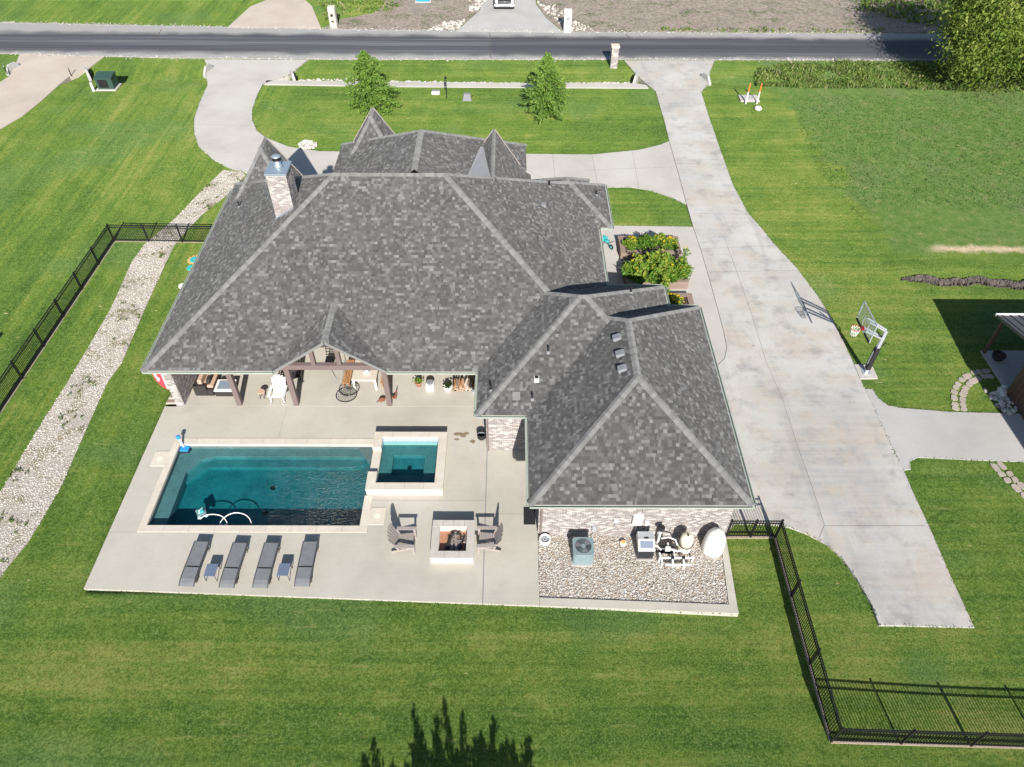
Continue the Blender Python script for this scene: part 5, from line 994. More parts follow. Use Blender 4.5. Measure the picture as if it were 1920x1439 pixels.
for a in (((BX-.01, -.3, 3.06), (BX-.01, .3, 3.06)), ((BX-.01, -.3, 3.5), (BX-.01, .3, 3.5)), ((BX-.01, -.3, 3.06), (BX-.01, -.3, 3.5)), ((BX-.01, .3, 3.06), (BX-.01, .3, 3.5))): MB().bar(*a, .012, .05).build('target_line', 'white_paint', bh)
for y0_, y1_ in ((-.91, -.2), (.2, .91)): MB().box(BX-.05, BX+.03, y0_, y1_, 2.86, 2.93).build('edge_pad', 'black_rubber', bh, False, .01)
MB().box(BX-.12, BX-.01, -.1, .1, 2.98, 3.1).build('rim_mount', 'red_paint', bh); rc = Vector((BX-.38, 0, 3.03)); MB().tube([rc+Vector((.23*math.cos(t), .23*math.sin(t), 0)) for t in [i*.2618 for i in range(24)]], .011, 8, closed=True).build('rim', 'red_paint', bh)
m = MB()
for i in range(12):
    for s in (-1, 1):
        pts = [rc+Vector((r_*math.cos(i*.5236+s*q), r_*math.sin(i*.5236+s*q), z)) for r_, q, z in ((.23, 0, 0), (.19, .26, -.14), (.16, .52, -.28), (.14, .78, -.42))]
        for a, b in zip(pts, pts[1:]): m.bar(a, b, .012)
m.build('net', 'net', bh)
# ================================================================== RAISED PLANTERS
def planter(x0, x1, y0, y1, h, label, boards=3):
    t = thing('raised_planter', ((x0+x1)/2, (y0+y1)/2, DZ), label, 'raised planter', 'raised wooden vegetable planters'); a, b = (x1-x0)/2, (y1-y0)/2; bh_ = h/boards
    for i in range(boards):
        z0, z1 = i*bh_+.003, (i+1)*bh_-.003
        for e in (-1, 1):
            MB().box(-a, a, e*b-.02, e*b+.02, z0, z1, rnd.random()).build('board', 'deck_board', t); MB().box(e*a-.02, e*a+.02, -b+.021, b-.021, z0, z1, rnd.random()).build('board', 'deck_board', t)
    for e in (-1, 1): MB().box(-a-.03, a+.03, e*(b-.14)-.15, e*(b-.14)+.15, h+.001, h+.035, .3).build('cap_board', 'deck_board', t); MB().box(e*(a-.14)-.15, e*(a-.14)+.15, -b+.30, b-.30, h+.001, h+.035, .3).build('cap_board', 'deck_board', t)
    MB().box(-a+.03, a-.03, -b+.03, b-.03, 0, h-.06).build('soil', 'soil', t); return t
PH = .50
planter(6.74, 10.42, 36.98, 38.76, PH, 'raised wooden planter farthest from the garage'); planter(6.74, 10.36, 34.15, 36.05, PH, 'largest raised wooden planter crowded with squash leaves'); planter(8.3, 10.33, 31.6, 33.1, PH, 'smallest raised wooden planter beside the garage roof corner')
def crop(name, x, y, rx, ry, z0, z1, n, size, label, flowers=0, tall=0, dark=0):
    t = thing(name, (x, y, DZ+PH-.05), label, 'plant', 'plants in the raised planters'); r = np.sqrt(nr.uniform(0, 1, n)); a = nr.uniform(0, 6.283, n)
    ns = max(3, n//55); sr, sa = np.sqrt(nr.uniform(0, 1, ns)), nr.uniform(0, 6.283, ns); sxx, syy, shh = x+rx*sr*np.cos(sa), y+ry*sr*np.sin(sa), z0+(z1-z0)*(1-.55*sr**2)*nr.uniform(.35, 1.1, ns); pk = nr.randint(0, ns, n)
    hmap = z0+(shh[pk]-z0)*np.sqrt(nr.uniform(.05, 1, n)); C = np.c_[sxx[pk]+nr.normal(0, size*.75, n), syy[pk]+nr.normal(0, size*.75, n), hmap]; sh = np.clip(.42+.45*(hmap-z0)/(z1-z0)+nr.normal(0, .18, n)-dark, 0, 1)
    P_(leaves('foliage', 'crop_leaf', C, size, None, 1.25, .9, sh), t)
    m = MB(); [m.tube([(x+rnd.uniform(-.1, .1), y+rnd.uniform(-.1, .1), DZ+PH-.1), (x+rx*.7*rnd.uniform(-1, 1), y+ry*.7*rnd.uniform(-1, 1), z0+(z1-z0)*.7)], .012, 5) for _ in range(9)]; P_(m.build('stems', 'crop_leaf'), t)
    for i in range(flowers):
        aa, rr = rnd.uniform(0, 6.28), math.sqrt(rnd.random())*.95; p = (x+rx*rr*math.cos(aa), y+ry*rr*math.sin(aa), z0+(z1-z0)*math.sqrt(max(0, 1-rr*rr))+.04); s_ = rnd.uniform(.06, .11)
        m = MB(); ring = [(p[0]+s_*math.cos(k*.785)*(1 if k % 2 else .55), p[1]+s_*math.sin(k*.785)*(1 if k % 2 else .55), p[2]+.02) for k in range(8)]; m.add(ring+[p], [(k, (k+1) % 8, 8) for k in range(8)], rnd.random()); P_(m.build('flower', 'petal'), t)
    return t
zt = DZ+PH
crop('flower_clump', 7.45, 37.75, .45, .5, zt, zt+.55, 1500, .10, 'yellow-green flower clump in the far planter near the tricycle', 10)
crop('tomato_plant', 8.35, 37.8, .5, .55, zt, zt+1.0, 1600, .12, 'dark bushy plant in the planter farthest from the garage', 0, 0, .25); crop('flower_clump', 9.15, 37.85, .55, .5, zt, zt+.8, 1500, .10, 'leafy green clump beside the dark bushy plant', 8); crop('flower_clump', 9.8, 37.7, .42, .5, zt, zt+.6, 1500, .10, 'yellow blossoming clump at the driveway end of its planter', 12)
crop('squash_plant', 7.55, 35.15, .85, 1.0, zt, zt+.9, 1300, .19, 'broad leaved squash at the house end of the large planter', 5); crop('squash_plant', 8.5, 35.1, .95, 1.2, zt, zt+1.25, 1800, .19, 'tallest squash plant in the centre of the large planter', 3); crop('squash_plant', 9.25, 34.95, .75, 1.0, zt, zt+.95, 1200, .18, 'lighter green squash between the tallest squash and driveway', 5); crop('pepper_plant', 10.0, 35.0, .5, .85, zt, zt+1.0, 1300, .13, 'dense dark green plant at the driveway end of the large planter', 3, 0, .12)
crop('sunflower', 10.25, 35.75, .16, .18, zt+.2, zt+1.7, 120, .12, 'tall thin sunflower leaning from the large planter', 4); crop('sunflower', 8.75, 33.0, .22, .2, zt, zt+1.3, 220, .12, 'tall leafy stalk in the smaller planter', 2); crop('flower_clump', 9.1, 32.25, .72, .5, zt, zt+.45, 1300, .09, 'bright yellow flower mound in the smaller planter', 44)
# tricycle
p = G(1136, 463, DZ); k = thing('tricycle', (p.x+.1, p.y, DZ), 'teal tricycle parked beside the raised planters', 'tricycle', None, .6)
MB().tube([(0, .3, .1), (0, .1, .32), (0, -.3, .22)], .025).build('frame', 'teal_plastic', k); MB().lathe((0, .12, .33), [(.03, 0), (.17, .02), (.15, .07)], 16, None, .8, 1.2).build('seat', 'teal_plastic', k, True); MB().lathe((.02, .5, .0), [(.3, .35), (.3, .37), (.1, .42)], 20).build('canopy', 'teal_plastic', k)
MB().bar((0, .5, .1), (0, .5, .38), .03).build('canopy_post', 'silver', k); MB().bar((-.2, -.28, .5), (.2, -.28, .5), .03).build('handlebar', 'black_metal', k); MB().bar((0, -.32, .15), (0, -.28, .5), .03).build('fork', 'silver', k)
for x, y, r_ in ((0, -.34, .17), (-.2, .3, .12), (.2, .3, .12)): w_ = MB().tube([(x-.025, y, r_), (x+.025, y, r_)], r_, 18).build('wheel', 'black_rubber', k); MB().tube([(x-.03, y, r_), (x+.03, y, r_)], r_*.5, 12).build('hub', 'teal_plastic', w_)
# ================================================================== TREES
def cypress(base, hgt_, rad, label, seed):
    global nr
    nr = np.random.RandomState(seed); rr = random.Random(seed); t = thing('cypress_tree', base, label, 'tree', 'young cypress trees on the front lawn')
    MB().tube([(0, 0, -.1), (.02, 0, hgt_*.3), (-.03, .02, hgt_*.65), (0, 0, hgt_)], [.11, .085, .05, .012], 9).build('trunk', 'bark', t, True)
    C, D, S = [], [], []; br = MB()
    for i in range(130):
        f = ((i+rr.random())/130)**1.15; z = hgt_*(.13+.85*f); prof = math.sin(min(1, (f+.16)*3.2)*math.pi/2)*(1-f)**.95+.04; L = rad*prof*rr.uniform(.5, 1.2); a = i*2.4+rr.uniform(-.4, .4)
        up = .12+.75*f; P0 = Vector((0, 0, z)); dirv = Vector((math.cos(a), math.sin(a), up)); pts = [P0+dirv*L*s+Vector((0, 0, -.30*L*s*s)) for s in (0, .35, .7, 1)]
        br.tube(pts, [.02, .014, .009, .004], 5)
        n = int(40+170*L/rad)
        for j in range(n):
            s = rr.random()**.75; q = P0+dirv*L*s+Vector((0, 0, -.30*L*s*s)); spread = .05+.16*(1-.4*s)*min(1, L)
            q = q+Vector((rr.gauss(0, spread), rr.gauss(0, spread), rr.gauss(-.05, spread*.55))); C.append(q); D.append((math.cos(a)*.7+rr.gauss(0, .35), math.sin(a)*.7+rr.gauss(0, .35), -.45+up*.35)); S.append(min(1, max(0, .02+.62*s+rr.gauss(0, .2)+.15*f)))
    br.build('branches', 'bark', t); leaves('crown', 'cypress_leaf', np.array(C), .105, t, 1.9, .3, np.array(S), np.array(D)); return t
b = G(697, 208, LZ); cypress(b, 4.75, 2.35, 'young cypress tree behind the steep middle gable', 3)
b = G(1023, 217, LZ); cypress(b, 4.95, 2.05, 'young cypress tree nearer the long driveway', 4)
def broad(name, base, hgt_, rx, rz, n_clump, per, leaf, mat, label, seed, trunk=.3, group=None, squash=1., elong=1.9, droop=-.5):
    global nr
    nr = np.random.RandomState(seed); rr = random.Random(seed); t = thing(name, base, label, 'tree', group); zc = hgt_-rz
    br = MB(); br.tube([(0, 0, -.2), (.1, .05, zc*.6), (0, 0, zc+rz*.3)], [trunk, trunk*.75, trunk*.35], 10); br.build('trunk', 'bark', t, True)
    C, D, S = [], [], []; bb = MB()
    for i in range(n_clump):
        a = rr.uniform(0, 6.283); u = rr.uniform(-.85, 1); r_ = (rr.random()**.34); w_ = math.sqrt(max(0, 1-u*u)); k = rr.uniform(.80, 1.1)
        cc = Vector((rx*r_*w_*math.cos(a)*k, rx*r_*w_*math.sin(a)*k*squash, zc+rz*r_*u*k)); bb.tube([(0, 0, max(.5, zc*.6+rr.uniform(0, 1))), cc*.5+Vector((0, 0, zc*.45)), cc], [trunk*.22, .04, .012], 5)
        cs = rr.uniform(.45, 1.0)*rx*.20; bright = rr.gauss(0, .16); n = int(per*rr.uniform(.6, 1.4))
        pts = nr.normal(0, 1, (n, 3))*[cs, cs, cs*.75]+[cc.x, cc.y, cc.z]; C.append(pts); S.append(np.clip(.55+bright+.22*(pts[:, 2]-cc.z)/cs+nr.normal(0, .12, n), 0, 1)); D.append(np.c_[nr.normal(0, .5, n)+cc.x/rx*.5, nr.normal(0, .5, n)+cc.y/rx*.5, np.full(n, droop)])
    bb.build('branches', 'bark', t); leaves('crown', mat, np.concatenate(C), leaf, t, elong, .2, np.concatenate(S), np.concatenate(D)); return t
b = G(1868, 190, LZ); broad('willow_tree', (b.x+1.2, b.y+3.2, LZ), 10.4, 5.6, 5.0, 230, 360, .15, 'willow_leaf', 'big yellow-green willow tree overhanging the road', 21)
# the tree whose feathery top throws the shadow across the back lawn (it stands just below the picture)
def shrub_tree(x, y, label):
    global nr
    nr = np.random.RandomState(33); rr = random.Random(33); t = thing('poplar_clump', (x, y, LZ), label, 'tree'); C, D = [], []; st = MB()
    for i in range(165):
        dx = rr.uniform(-3.2, 3.0); dy = rr.uniform(-1.3, 1.3); h_ = 4.05-.06*dx*dx+rr.uniform(-.6, .6)
        if i > 45: h_ = rr.uniform(3.2, 4.05)
        if i == 0: dx, h_ = -.1, 5.25
        if i == 1: dx, h_ = -1.25, 5.05
        if i == 2: dx, h_ = 1.75, 4.6
        if i == 3: dx, h_ = -.5, 4.75
        if i == 4: dx, h_ = 2.8, 4.45
        st.tube([(dx*.35, dy*.35, -.1), (dx*.8, dy, h_*.5), (dx, dy, h_)], [.06, .04, .008], 6); n = 300
        z = nr.uniform(.6, h_, n); wd = .04+(.13 if i < 46 else .42)*np.clip((h_-z)/1.9, 0, 1); f = z/h_; C.append(np.c_[nr.normal(0, 1, n)*wd+dx*(.35+.65*f), nr.normal(0, 1, n)*wd+dy*(.35+.65*f), z]); D.append(np.c_[nr.normal(0, .4, n), nr.normal(0, .4, n), np.ones(n)])
    st.build('stems', 'bark', t); leaves('crown', 'dark_leaf', np.concatenate(C), .12, t, 2.0, 0, None, np.concatenate(D))
tg = G(838, 1318, LZ); L_ = 5.35/math.tan(R(SUN_EL)); shrub_tree(tg.x+L_*math.sin(R(SUN_AZ)), tg.y-L_*math.cos(R(SUN_AZ)), 'feathery upright tree whose shadow falls on the back lawn')
tg = G(-8, 655, LZ); broad('slender_tree', (tg.x-.2, tg.y-4.0, LZ), 3.3, .55, 1.1, 26, 60, .16, 'dark_leaf', 'slender young tree beyond the gravel path fence', 41, .05)
# roadside weeds and rough grass
def weeds(name, poly, dens, h_, size, mat, label, z=None):
    global nr
    nr = np.random.RandomState(hash(name) % 1000 if False else len(label)); q = scatter(px(poly, LZ), dens); cl = np.sin(q[:, 0]*1.3)+np.sin(q[:, 1]*3.1+q[:, 0]*.7)+nr.normal(0, .6, len(q)); q = q[cl > -.9]; hh = h_*np.clip(.45+.25*np.sin(q[:, 0]*.9)+.2*np.sin(q[:, 0]*2.7+q[:, 1])+nr.normal(0, .15, len(q)), .12, 1.3)
    zz = np.array([hgt(x, y) for x, y in q])+hh*nr.uniform(.15, 1, len(q)); o = leaves(name, mat, np.c_[q, zz], size, None, 2.2, 0, np.clip(nr.normal(.5, .25, len(q)), 0, 1), np.c_[nr.normal(0, .5, len(q)), nr.normal(0, .5, len(q)), np.ones(len(q))]); tag(o, label, 'weeds', None, 'stuff')
weeds('ditch_weeds', [(1425, 128), (1480, 121), (1600, 118), (1760, 120), (1960, 122), (1960, 176), (1800, 172), (1640, 166), (1500, 166), (1420, 160), (1415, 140)], 150, .42, .13, 'weed_leaf', 'tangled green weeds filling the roadside ditch')
weeds('lot_weeds', [(1640, -20), (1960, -20), (1960, 62), (1800, 60), (1700, 45), (1600, 20)], 16, .6, .28, 'weed_leaf', 'scattered weeds on the lot across the road'); weeds('verge_weeds', [(1240, 61), (1660, 63), (1660, 56), (1240, 55)], 14, .3, .2, 'weed_leaf', 'thin green weeds along the far road edge')
weeds('scrub', [(610, 40), (640, 30), (740, 22), (760, 0), (700, -30), (590, -30), (600, 10)], 14, .4, .22, 'weed_leaf', 'scrubby grass beside the bare lot across the road')
# tufts over the unmown field, thickest near the drive
fp_ = [(1480, 180), (1920, 176), (2000, 300), (1960, 470), (1720, 470), (1600, 400), (1520, 300)]
nr = np.random.RandomState(77); q = scatter(px(fp_, LZ), 40); o = leaves('field_tufts', 'tuft_leaf', np.c_[q, np.full(len(q), LZ)+nr.uniform(.0, .035, len(q))], .075, None, 1.6, 0, np.clip(nr.normal(.45, .3, len(q)), 0, 1), np.c_[nr.normal(0, .8, len(q)), nr.normal(0, .8, len(q)), np.full(len(q), .7)]); tag(o, 'coarse grass tufts over the unmown field', 'grass', None, 'stuff')
# ================================================================== STREET SIDE
def brick_thing(t, hx, hy, z0, z1, mat='brick', light=0):
    """lays single bricks round a small pillar"""
    m = MB(); ch = .0765; z = z0; row = 0
    while z+ch <= z1+.002:
        for (A, B, o_) in (((-hx, -hy), (hx, -hy), (0, -1)), ((hx, -hy), (hx, hy), (1, 0)), ((hx, hy), (-hx, hy), (0, 1)), ((-hx, hy), (-hx, -hy), (-1, 0))):
            L = math.hypot(B[0]-A[0], B[1]-A[1]); d = ((B[0]-A[0])/L, (B[1]-A[1])/L); x = -(.1 if row % 2 else 0)
            while x < L:
                a, b = max(0, x+.006), min(L, x+.2-.006)
                if b > a+.02: p = [Vector((A[0]+d[0]*s+o_[0]*e_, A[1]+d[1]*s+o_[1]*e_, zz)) for e_ in (0, .012) for zz in (z+.006, z+ch-.006) for s in (a, b)]; m.add(p, [(4, 5, 7, 6), (0, 1, 5, 4), (2, 6, 7, 3), (0, 4, 6, 2), (1, 3, 7, 5)], min(1, rnd.betavariate(1.6, 2.2)+light))
                x += .2
        z += ch; row += 1
    o = m.build('brickwork', mat, t); o['kind'] = 'stuff'
b = G(1150, 126, LZ); k = thing('brick_mailbox', (b.x, b.y, LZ), 'tall brick mailbox pillar at the mouth of the long driveway', 'mailbox', None, 0)
MB().box(-.29, .29, -.29, .29, -.1, 1.75).build('pillar', 'mortar', k); brick_thing(k, .29, .29, 0, 1.74, 'brick', .1); MB().box(-.36, .36, -.36, .36, 1.751, 1.88).build('cap', 'limestone', k, False, .02); MB().box(-.17, .17, -.35, -.3, 1.05, 1.32).build('address_stone', 'limestone', k, False, .01); MB().box(.292, .31, -.14, .14, 1.05, 1.3).build('mail_door', 'black_metal', k)
b = G(627, 52, LZ); k = thing('stone_mailbox', (b.x, b.y, LZ), 'pale rough stone mailbox pillar across the road', 'mailbox')
MB().box(-.30, .30, -.30, .30, -.1, 1.78).build('pillar', 'weathered_limestone', k)
for i in range(6):
    for j in range(2):
        z = .02+i*.29; w_ = rnd.uniform(-.06, .06); x0_, x1_ = (-.33, w_-.01) if j == 0 else (w_+.01, .33)
        MB().box(x0_, x1_, -.34, -.3, z, z+.27, rnd.random()).build('stone', 'weathered_limestone', k, False, .02); MB().box(.3, .34, x0_, x1_, z, z+.27, rnd.random()).build('stone', 'weathered_limestone', k, False, .02)
MB().prism(rrect(.34, .34, .1), 1.78, 1.92).build('cap', 'limestone', k, False, .02); MB().box(-.12, .12, -.36, -.341, 1.1, 1.34).build('mail_door', 'black_metal', k, False, .03); MB().box(-.12, .12, -.36, -.341, .62, .74).build('paper_slot', 'dark_void', k)
b = G(1063, 60, LZ); k = thing('white_mailbox', (b.x, b.y, LZ), 'plain white stucco mailbox pillar by the new drive', 'mailbox'); MB().box(-.33, .33, -.33, .33, -.1, 1.85).build('pillar', 'white_trim', k, False, .02); MB().box(-.37, .37, -.37, .37, 1.85, 1.97).build('cap', 'white_trim', k, False, .02); MB().box(-.14, .14, -.345, -.331, 1.2, 1.42).build('address_plate', 'vent_grey', k)
# culvert head walls
for i, (x, y, rz, lab) in enumerate(((165, 139, .5, 'culvert headwall at the neighbouring drive near the transformer'), (391, 133, 2.9, 'culvert headwall at the loop drive facing the green transformer'), (550, 146, .35, 'culvert headwall between the loop drive and ditch stones'), (1192, 150, 2.8, 'culvert headwall near the brick mailbox pillar'), (1323, 150, .35, 'culvert headwall of the long driveway facing the weedy ditch'), (25, 130, 2.8, 'culvert headwall of the neighbouring drive away from the transformer'))):
    b = G(x, y, LZ); k = thing('culvert_headwall', (b.x, b.y, LZ-.35), lab, 'culvert', 'concrete culvert ends along the road', rz)
    MB().add([(-.12, -.75, 0), (.12, -.75, 0), (.12, .75, 0), (-.12, .75, 0), (-.12, -.75, .35), (.12, -.75, .3), (.12, .75, .3), (-.12, .75, .35), (-.12, -.35, .85), (.06, -.35, .85), (.06, .35, .85), (-.12, .35, .85)], [(0, 1, 5, 4), (1, 2, 6, 5), (2, 3, 7, 6), (3, 0, 4, 7), (4, 5, 9, 8), (5, 6, 10, 9), (6, 7, 11, 10), (7, 4, 8, 11), (8, 9, 10, 11)]).build('headwall', 'grey_concrete', k)
    MB().tube([(.05, 0, .32), (.22, 0, .30)], .24, 16).build('pipe_mouth', 'dark_void', k)
b = G(205, 164, LZ); k = thing('transformer_box', (b.x, b.y, LZ), 'green utility transformer box on a concrete pad', 'transformer'); MB().box(-.85, .85, -.75, .6, 0, .08).build('pad', 'pale_concrete', k, False, .01); MB().box(-.68, .68, -.55, .5, .081, .95).build('cabinet', 'green_box', k, False, .02); MB().add([(-.72, -.62, .95), (.72, -.62, .95), (.72, .55, 1.0), (-.72, .55, 1.0), (-.72, -.62, 1.02), (.72, -.62, 1.02), (.72, .2, 1.15), (-.72, .2, 1.15), (.72, .55, 1.12), (-.72, .55, 1.12)], [(0, 1, 5, 4), (4, 5, 6, 7), (7, 6, 8, 9), (1, 2, 8, 6, 5), (3, 0, 4, 7, 9), (2, 3, 9, 8)]).build('lid', 'green_box', k); MB().box(-.5, .28, -.565, -.551, .2, .85).build('door', 'dark_void', k)
b = G(176, 171, LZ); k = thing('marker_post', (b.x, b.y, LZ), 'short white marker post beside the green transformer', 'marker post'); MB().lathe((0, 0, 0), [(.1, 0), (.1, .64), (.07, .7)], 14).build('post', 'white_plastic', k); MB().lathe((0, 0, .0), [(.102, .54), (.102, .58)], 14).build('band', 'silver', k)
for x, y, lab in ((134, 143, 'short black reflector stake beside the neighbouring drive'), (14, 139, 'black reflector stake on the far edge of the neighbouring drive')):
    b = G(x, y, LZ); k = thing('reflector_stake', (b.x, b.y, LZ), lab, 'stake'); MB().bar((0, 0, 0), (0, 0, .75), .07, .04).build('stake', 'black_metal', k); MB().box(-.05, .05, -.03, -.022, .6, .74).build('reflector', 'vent_grey', k)
b = G(838, 184, LZ); k = thing('lamp_stakes', (b.x, b.y, LZ), 'slim black lamp post on the front lawn', 'lamp post'); MB().bar((0, 0, 0), (0, 0, 1.6), .06).build('post', 'black_metal', k); MB().bar((-.12, 0, 1.0), (-.1, 0, 1.75), .05).build('side_post', 'black_metal', k); MB().bar((0, 0, 1.0), (-.12, 0, 1.0), .03).build('bracket', 'black_metal', k); MB().lathe((0, 0, 1.6), [(.07, 0), (.09, .12), (.02, .2)], 10).build('lantern', 'black_metal', k)
b = G(817, 176, LZ); k = thing('utility_box', (b.x, b.y, LZ), 'low white utility box with grey lid beside the lamp post', 'utility box'); MB().box(-.32, .32, -.22, .22, 0, .22).build('body', 'white_plastic', k, False, .02); MB().box(-.3, .3, -.1, .2, .221, .26).build('lid', 'vent_grey', k)
b = G(876, 187, LZ); k = thing('utility_pedestal', (b.x, b.y, LZ), 'grey tapered utility cover with a spigot near the lamp post', 'utility box'); MB().add([(-.36, -.3, 0), (.36, -.3, 0), (.36, .3, 0), (-.36, .3, 0), (-.26, -.2, .5), (.26, -.2, .5), (.26, .2, .5), (-.26, .2, .5)], [(4, 5, 6, 7), (0, 1, 5, 4), (1, 2, 6, 5), (2, 3, 7, 6), (3, 0, 4, 7)]).build('cover', 'vent_grey', k, False, .04); MB().tube([(.3, .1, 0), (.42, .2, .3), (.5, .1, .25)], .02).build('spigot', 'black_metal', k)
a_, b_ = G(1392, 193, LZ), G(1422, 193, LZ); k = thing('well_slab', ((a_.x+b_.x)/2, a_.y+.2, LZ), 'white concrete utility slab between orange tipped posts', 'utility slab'); MB().box(-.78, .78, -.1, 1.0, 0, .12).build('slab', 'pale_concrete', k, False, .01); MB().box(-.5, .4, .1, .8, .121, .16).build('cover', 'grey_concrete', k)
for x, lab in ((1398, 'orange tipped white post farther from the cream boulder'), (1419, 'orange tipped white post just behind the cream boulder')):
    b = G(x, 195, LZ); k = thing('bollard_post', (b.x, b.y, LZ), lab, 'bollard', 'orange tipped posts at the white slab'); MB().lathe((0, 0, 0), [(.055, 0), (.055, 1.0)], 12).build('post', 'white_plastic', k); MB().lathe((0, 0, 1.0), [(.06, 0), (.06, .62), (.04, .68)], 12).build('tip', 'orange_plastic', k)
b = G(1421, 205, LZ); o = stones('boulder', 'white_gravel', np.array([(b.x, b.y, LZ+.08)]), .42, None, .55, .5); tag(o, 'single cream boulder in front of the white slab', 'rock')
b = G(793, 5, -.05); k = thing('blue_bin', (b.x, b.y+.6, -.06), 'bright blue box on the dirt lot across the road', 'bin'); MB().box(-.7, .7, -.5, .5, .05, 1.0).build('body', 'blue_plastic', k, False, .04); MB().box(-.75, .75, -.55, .55, 1.0, 1.1).build('lid', 'blue_plastic', k, False, .03); MB().box(-.8, .8, -.6, .6, 0, .05).build('pallet', 'bleached_wood', k)
rd_ = bpy.data.objects['road']
for pts in ([(303, 54), (298, 63), (288, 76)], [(1172, 63), (1180, 70), (1184, 75)], [(918, 62), (921, 75), (916, 90), (921, 110)], [(560, 72), (640, 74), (760, 75)], [(1320, 84), (1420, 82), (1500, 84)]): joint(px(pts, 0), -.026, rd_, .07)
# ragged grass along the concrete edges, weeds in the gravel, grit on the road shoulders
def edge_tufts(polys, dens, label):
    global nr
    nr = np.random.RandomState(8); C = []
    for poly in polys:
        n_ = len(poly)
        for i in range(n_-1):
            a, b = np.array(poly[i][:2]), np.array(poly[i+1][:2]); L = np.linalg.norm(b-a)
            if L < 1e-3: continue
            k = int(L*dens); t = nr.uniform(0, 1, k)[:, None]; d = (b-a)/L; p = a+(b-a)*t+np.array([-d[1], d[0]])*nr.normal(0, .03, (k, 1)); C.append(np.c_[p, np.full(k, DZ)+nr.uniform(-.03, .02, k)])
    C = np.concatenate(C); o = leaves('edge_grass', 'edge_leaf', C, .045, None, 1.8, 0, None, np.c_[nr.normal(0, .6, len(C)), nr.normal(0, .6, len(C)), np.ones(len(C))]); tag(o, label, 'grass', None, 'stuff')
leafmat('edge_leaf', [(0, (.06, .12, .02)), (.6, (.12, .20, .035)), (1, (.26, .26, .10))], .45)
cr = [(x, y) for x, y in S_EDGE] if False else [(-17.06, PE), (-17.06, sy(-17.06)-.01), (9.03, sy(9.03)-.01), (9.03, 14.3), (9.2, 17.0)]
edge_tufts([drive_poly[len(e_left)+2:], px(e_left[:6], DZ), px(w_poly[:11], DZ), px(w_poly[14:19], DZ), px(w_poly[20:], DZ), px(apron[:8], DZ), px(apron[8:14], DZ), cr, [pad_poly[0], pad_poly[1]]], 26, 'ragged grass blades along the concrete edges')
nr = np.random.RandomState(9); q = scatter(gp, 3); nz = np.sin(q[:, 0]*1.7+q[:, 1]*.9)+np.sin(q[:, 1]*2.3-q[:, 0]*.6); q = q[nz < -.3]; q = np.repeat(q, 7, 0)+nr.normal(0, .07, (len(q)*7, 2)); o = leaves('path_weeds', 'edge_leaf', np.c_[q, np.full(len(q), LZ+.03)+nr.uniform(0, .05, len(q))], .07, None, 2, 0, np.clip(nr.normal(.7, .25, len(q)), 0, 1), np.c_[nr.normal(0, .6, len(q)), nr.normal(0, .6, len(q)), np.ones(len(q))]); tag(o, 'sparse weeds growing through the gravel path', 'weeds', None, 'stuff')
nr = np.random.RandomState(10); up_ = [(0, 42), (640, 55), (1200, 61), (1700, 63), (1920, 65)]; lo_ = [(0, 100), (300, 108), (640, 111), (1200, 111), (1700, 113), (1920, 115)]
C = []
for ln in (up_, lo_):
    P3 = px(ln, -.03)
    for a, b in zip(P3, P3[1:]): k = int((b-a).length*22); t = nr.uniform(0, 1, k)[:, None]; C.append(np.array(a)[None]+(np.array(b)-np.array(a))[None]*t+np.c_[np.zeros(k), nr.normal(0, .22, k), np.full(k, -.02)])
C = np.concatenate(C); C[:, 2] = -.035+nr.uniform(0, .02, len(C)); o = stones('shoulder_grit', 'white_gravel', C, .035, None, .6, .0); tag(o, 'pale loose grit along the road shoulders', 'gravel', None, 'stuff')
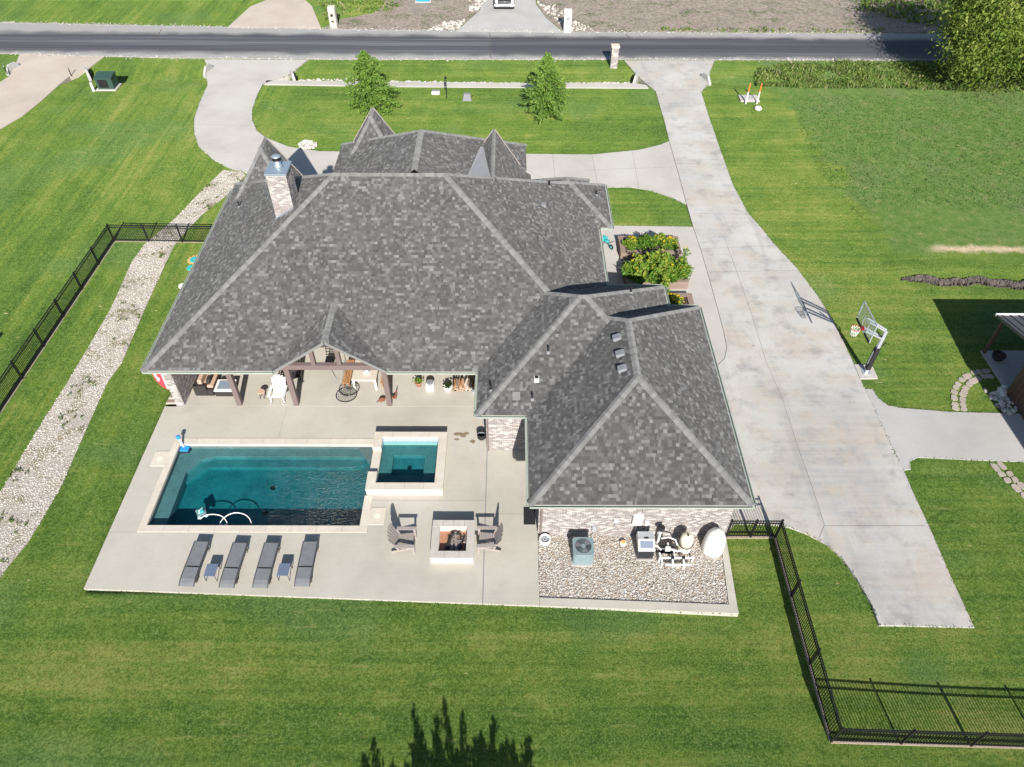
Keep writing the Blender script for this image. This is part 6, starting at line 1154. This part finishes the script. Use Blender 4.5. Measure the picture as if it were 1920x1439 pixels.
# ================================================================== PICKUP
b = G(946, 15.5, -.02); tk = thing('pickup_truck', (b.x, b.y-.95, -.02), 'black pickup truck facing the road on the new drive', 'pickup truck')   # front at y=0, faces -y
def sec(pts, x0, x1, mat, name, bev=.03): n = len(pts); return MB().add([(x0, y, z) for y, z in pts]+[(x1, y, z) for y, z in pts], [tuple(range(n))[::-1], tuple(range(n, 2*n))]+[(i, (i+1) % n, n+(i+1) % n, n+i) for i in range(n)]).build(name, mat, tk, False, bev)
sec([(.12, .5), (.08, 1.1), (.25, 1.2), (1.55, 1.28), (3.6, 1.28), (3.6, .5)], -.98, .98, 'truck_black', 'body', .06)
cab = sec([(1.45, 1.27), (2.1, 1.92), (3.3, 1.95), (3.62, 1.27)], -.82, .82, 'truck_black', 'cab', .08)
MB().add([(-.74, 1.5, 1.33), (.74, 1.5, 1.33), (.66, 2.04, 1.88), (-.66, 2.04, 1.88)], [(0, 1, 2, 3)]).build('windscreen', 'windscreen', tk).location = (0, -.03, .03)
sec([(3.65, .5), (3.65, 1.3), (5.7, 1.3), (5.7, .5)], -.98, .98, 'truck_black', 'bed', .04); MB().box(-.85, .85, 3.8, 5.6, 1.302, 1.306).build('bed_liner', 'dark_void', tk)
MB().box(-1.02, 1.02, -.08, .16, .42, .66).build('bumper', 'chrome', tk, False, .05); MB().box(-.62, .62, .04, .10, .70, 1.06).build('grille', 'dark_void', tk); [MB().box(-.6, .6, .0, .05, .74+.1*i, .77+.1*i).build('grille_bar', 'chrome', tk) for i in range(3)]; MB().lathe((0, 0, 0), [(.08, 0), (.08, .02)], 14).build('emblem', 'chrome', tk).matrix_parent_inverse = Matrix.Translation((0, .0, .9)) @ Matrix.Rotation(R(90), 4, 'X')
for s in (-1, 1):
    MB().box(min(s*.66, s*.95), max(s*.66, s*.95), .02, .12, .78, 1.02).build('headlight', 'lamp_lens', tk, False, .03); MB().box(min(s*.6, s*.85), max(s*.6, s*.85), -.095, -.075, .48, .56).build('fog_lamp', 'lamp_lens', tk); MB().box(min(s*.98, s*1.22), max(s*.98, s*1.22), 1.75, 1.9, 1.3, 1.52).build('mirror', 'truck_black', tk, False, .03)
    for y in (.95, 4.6): w_ = MB().tube([(s*.72, y, .4), (s*1.0, y, .4)], .4, 22).build('wheel', 'black_rubber', tk); MB().tube([(s*.98, y, .4), (s*1.01, y, .4)], .24, 16).build('rim', 'chrome', w_)
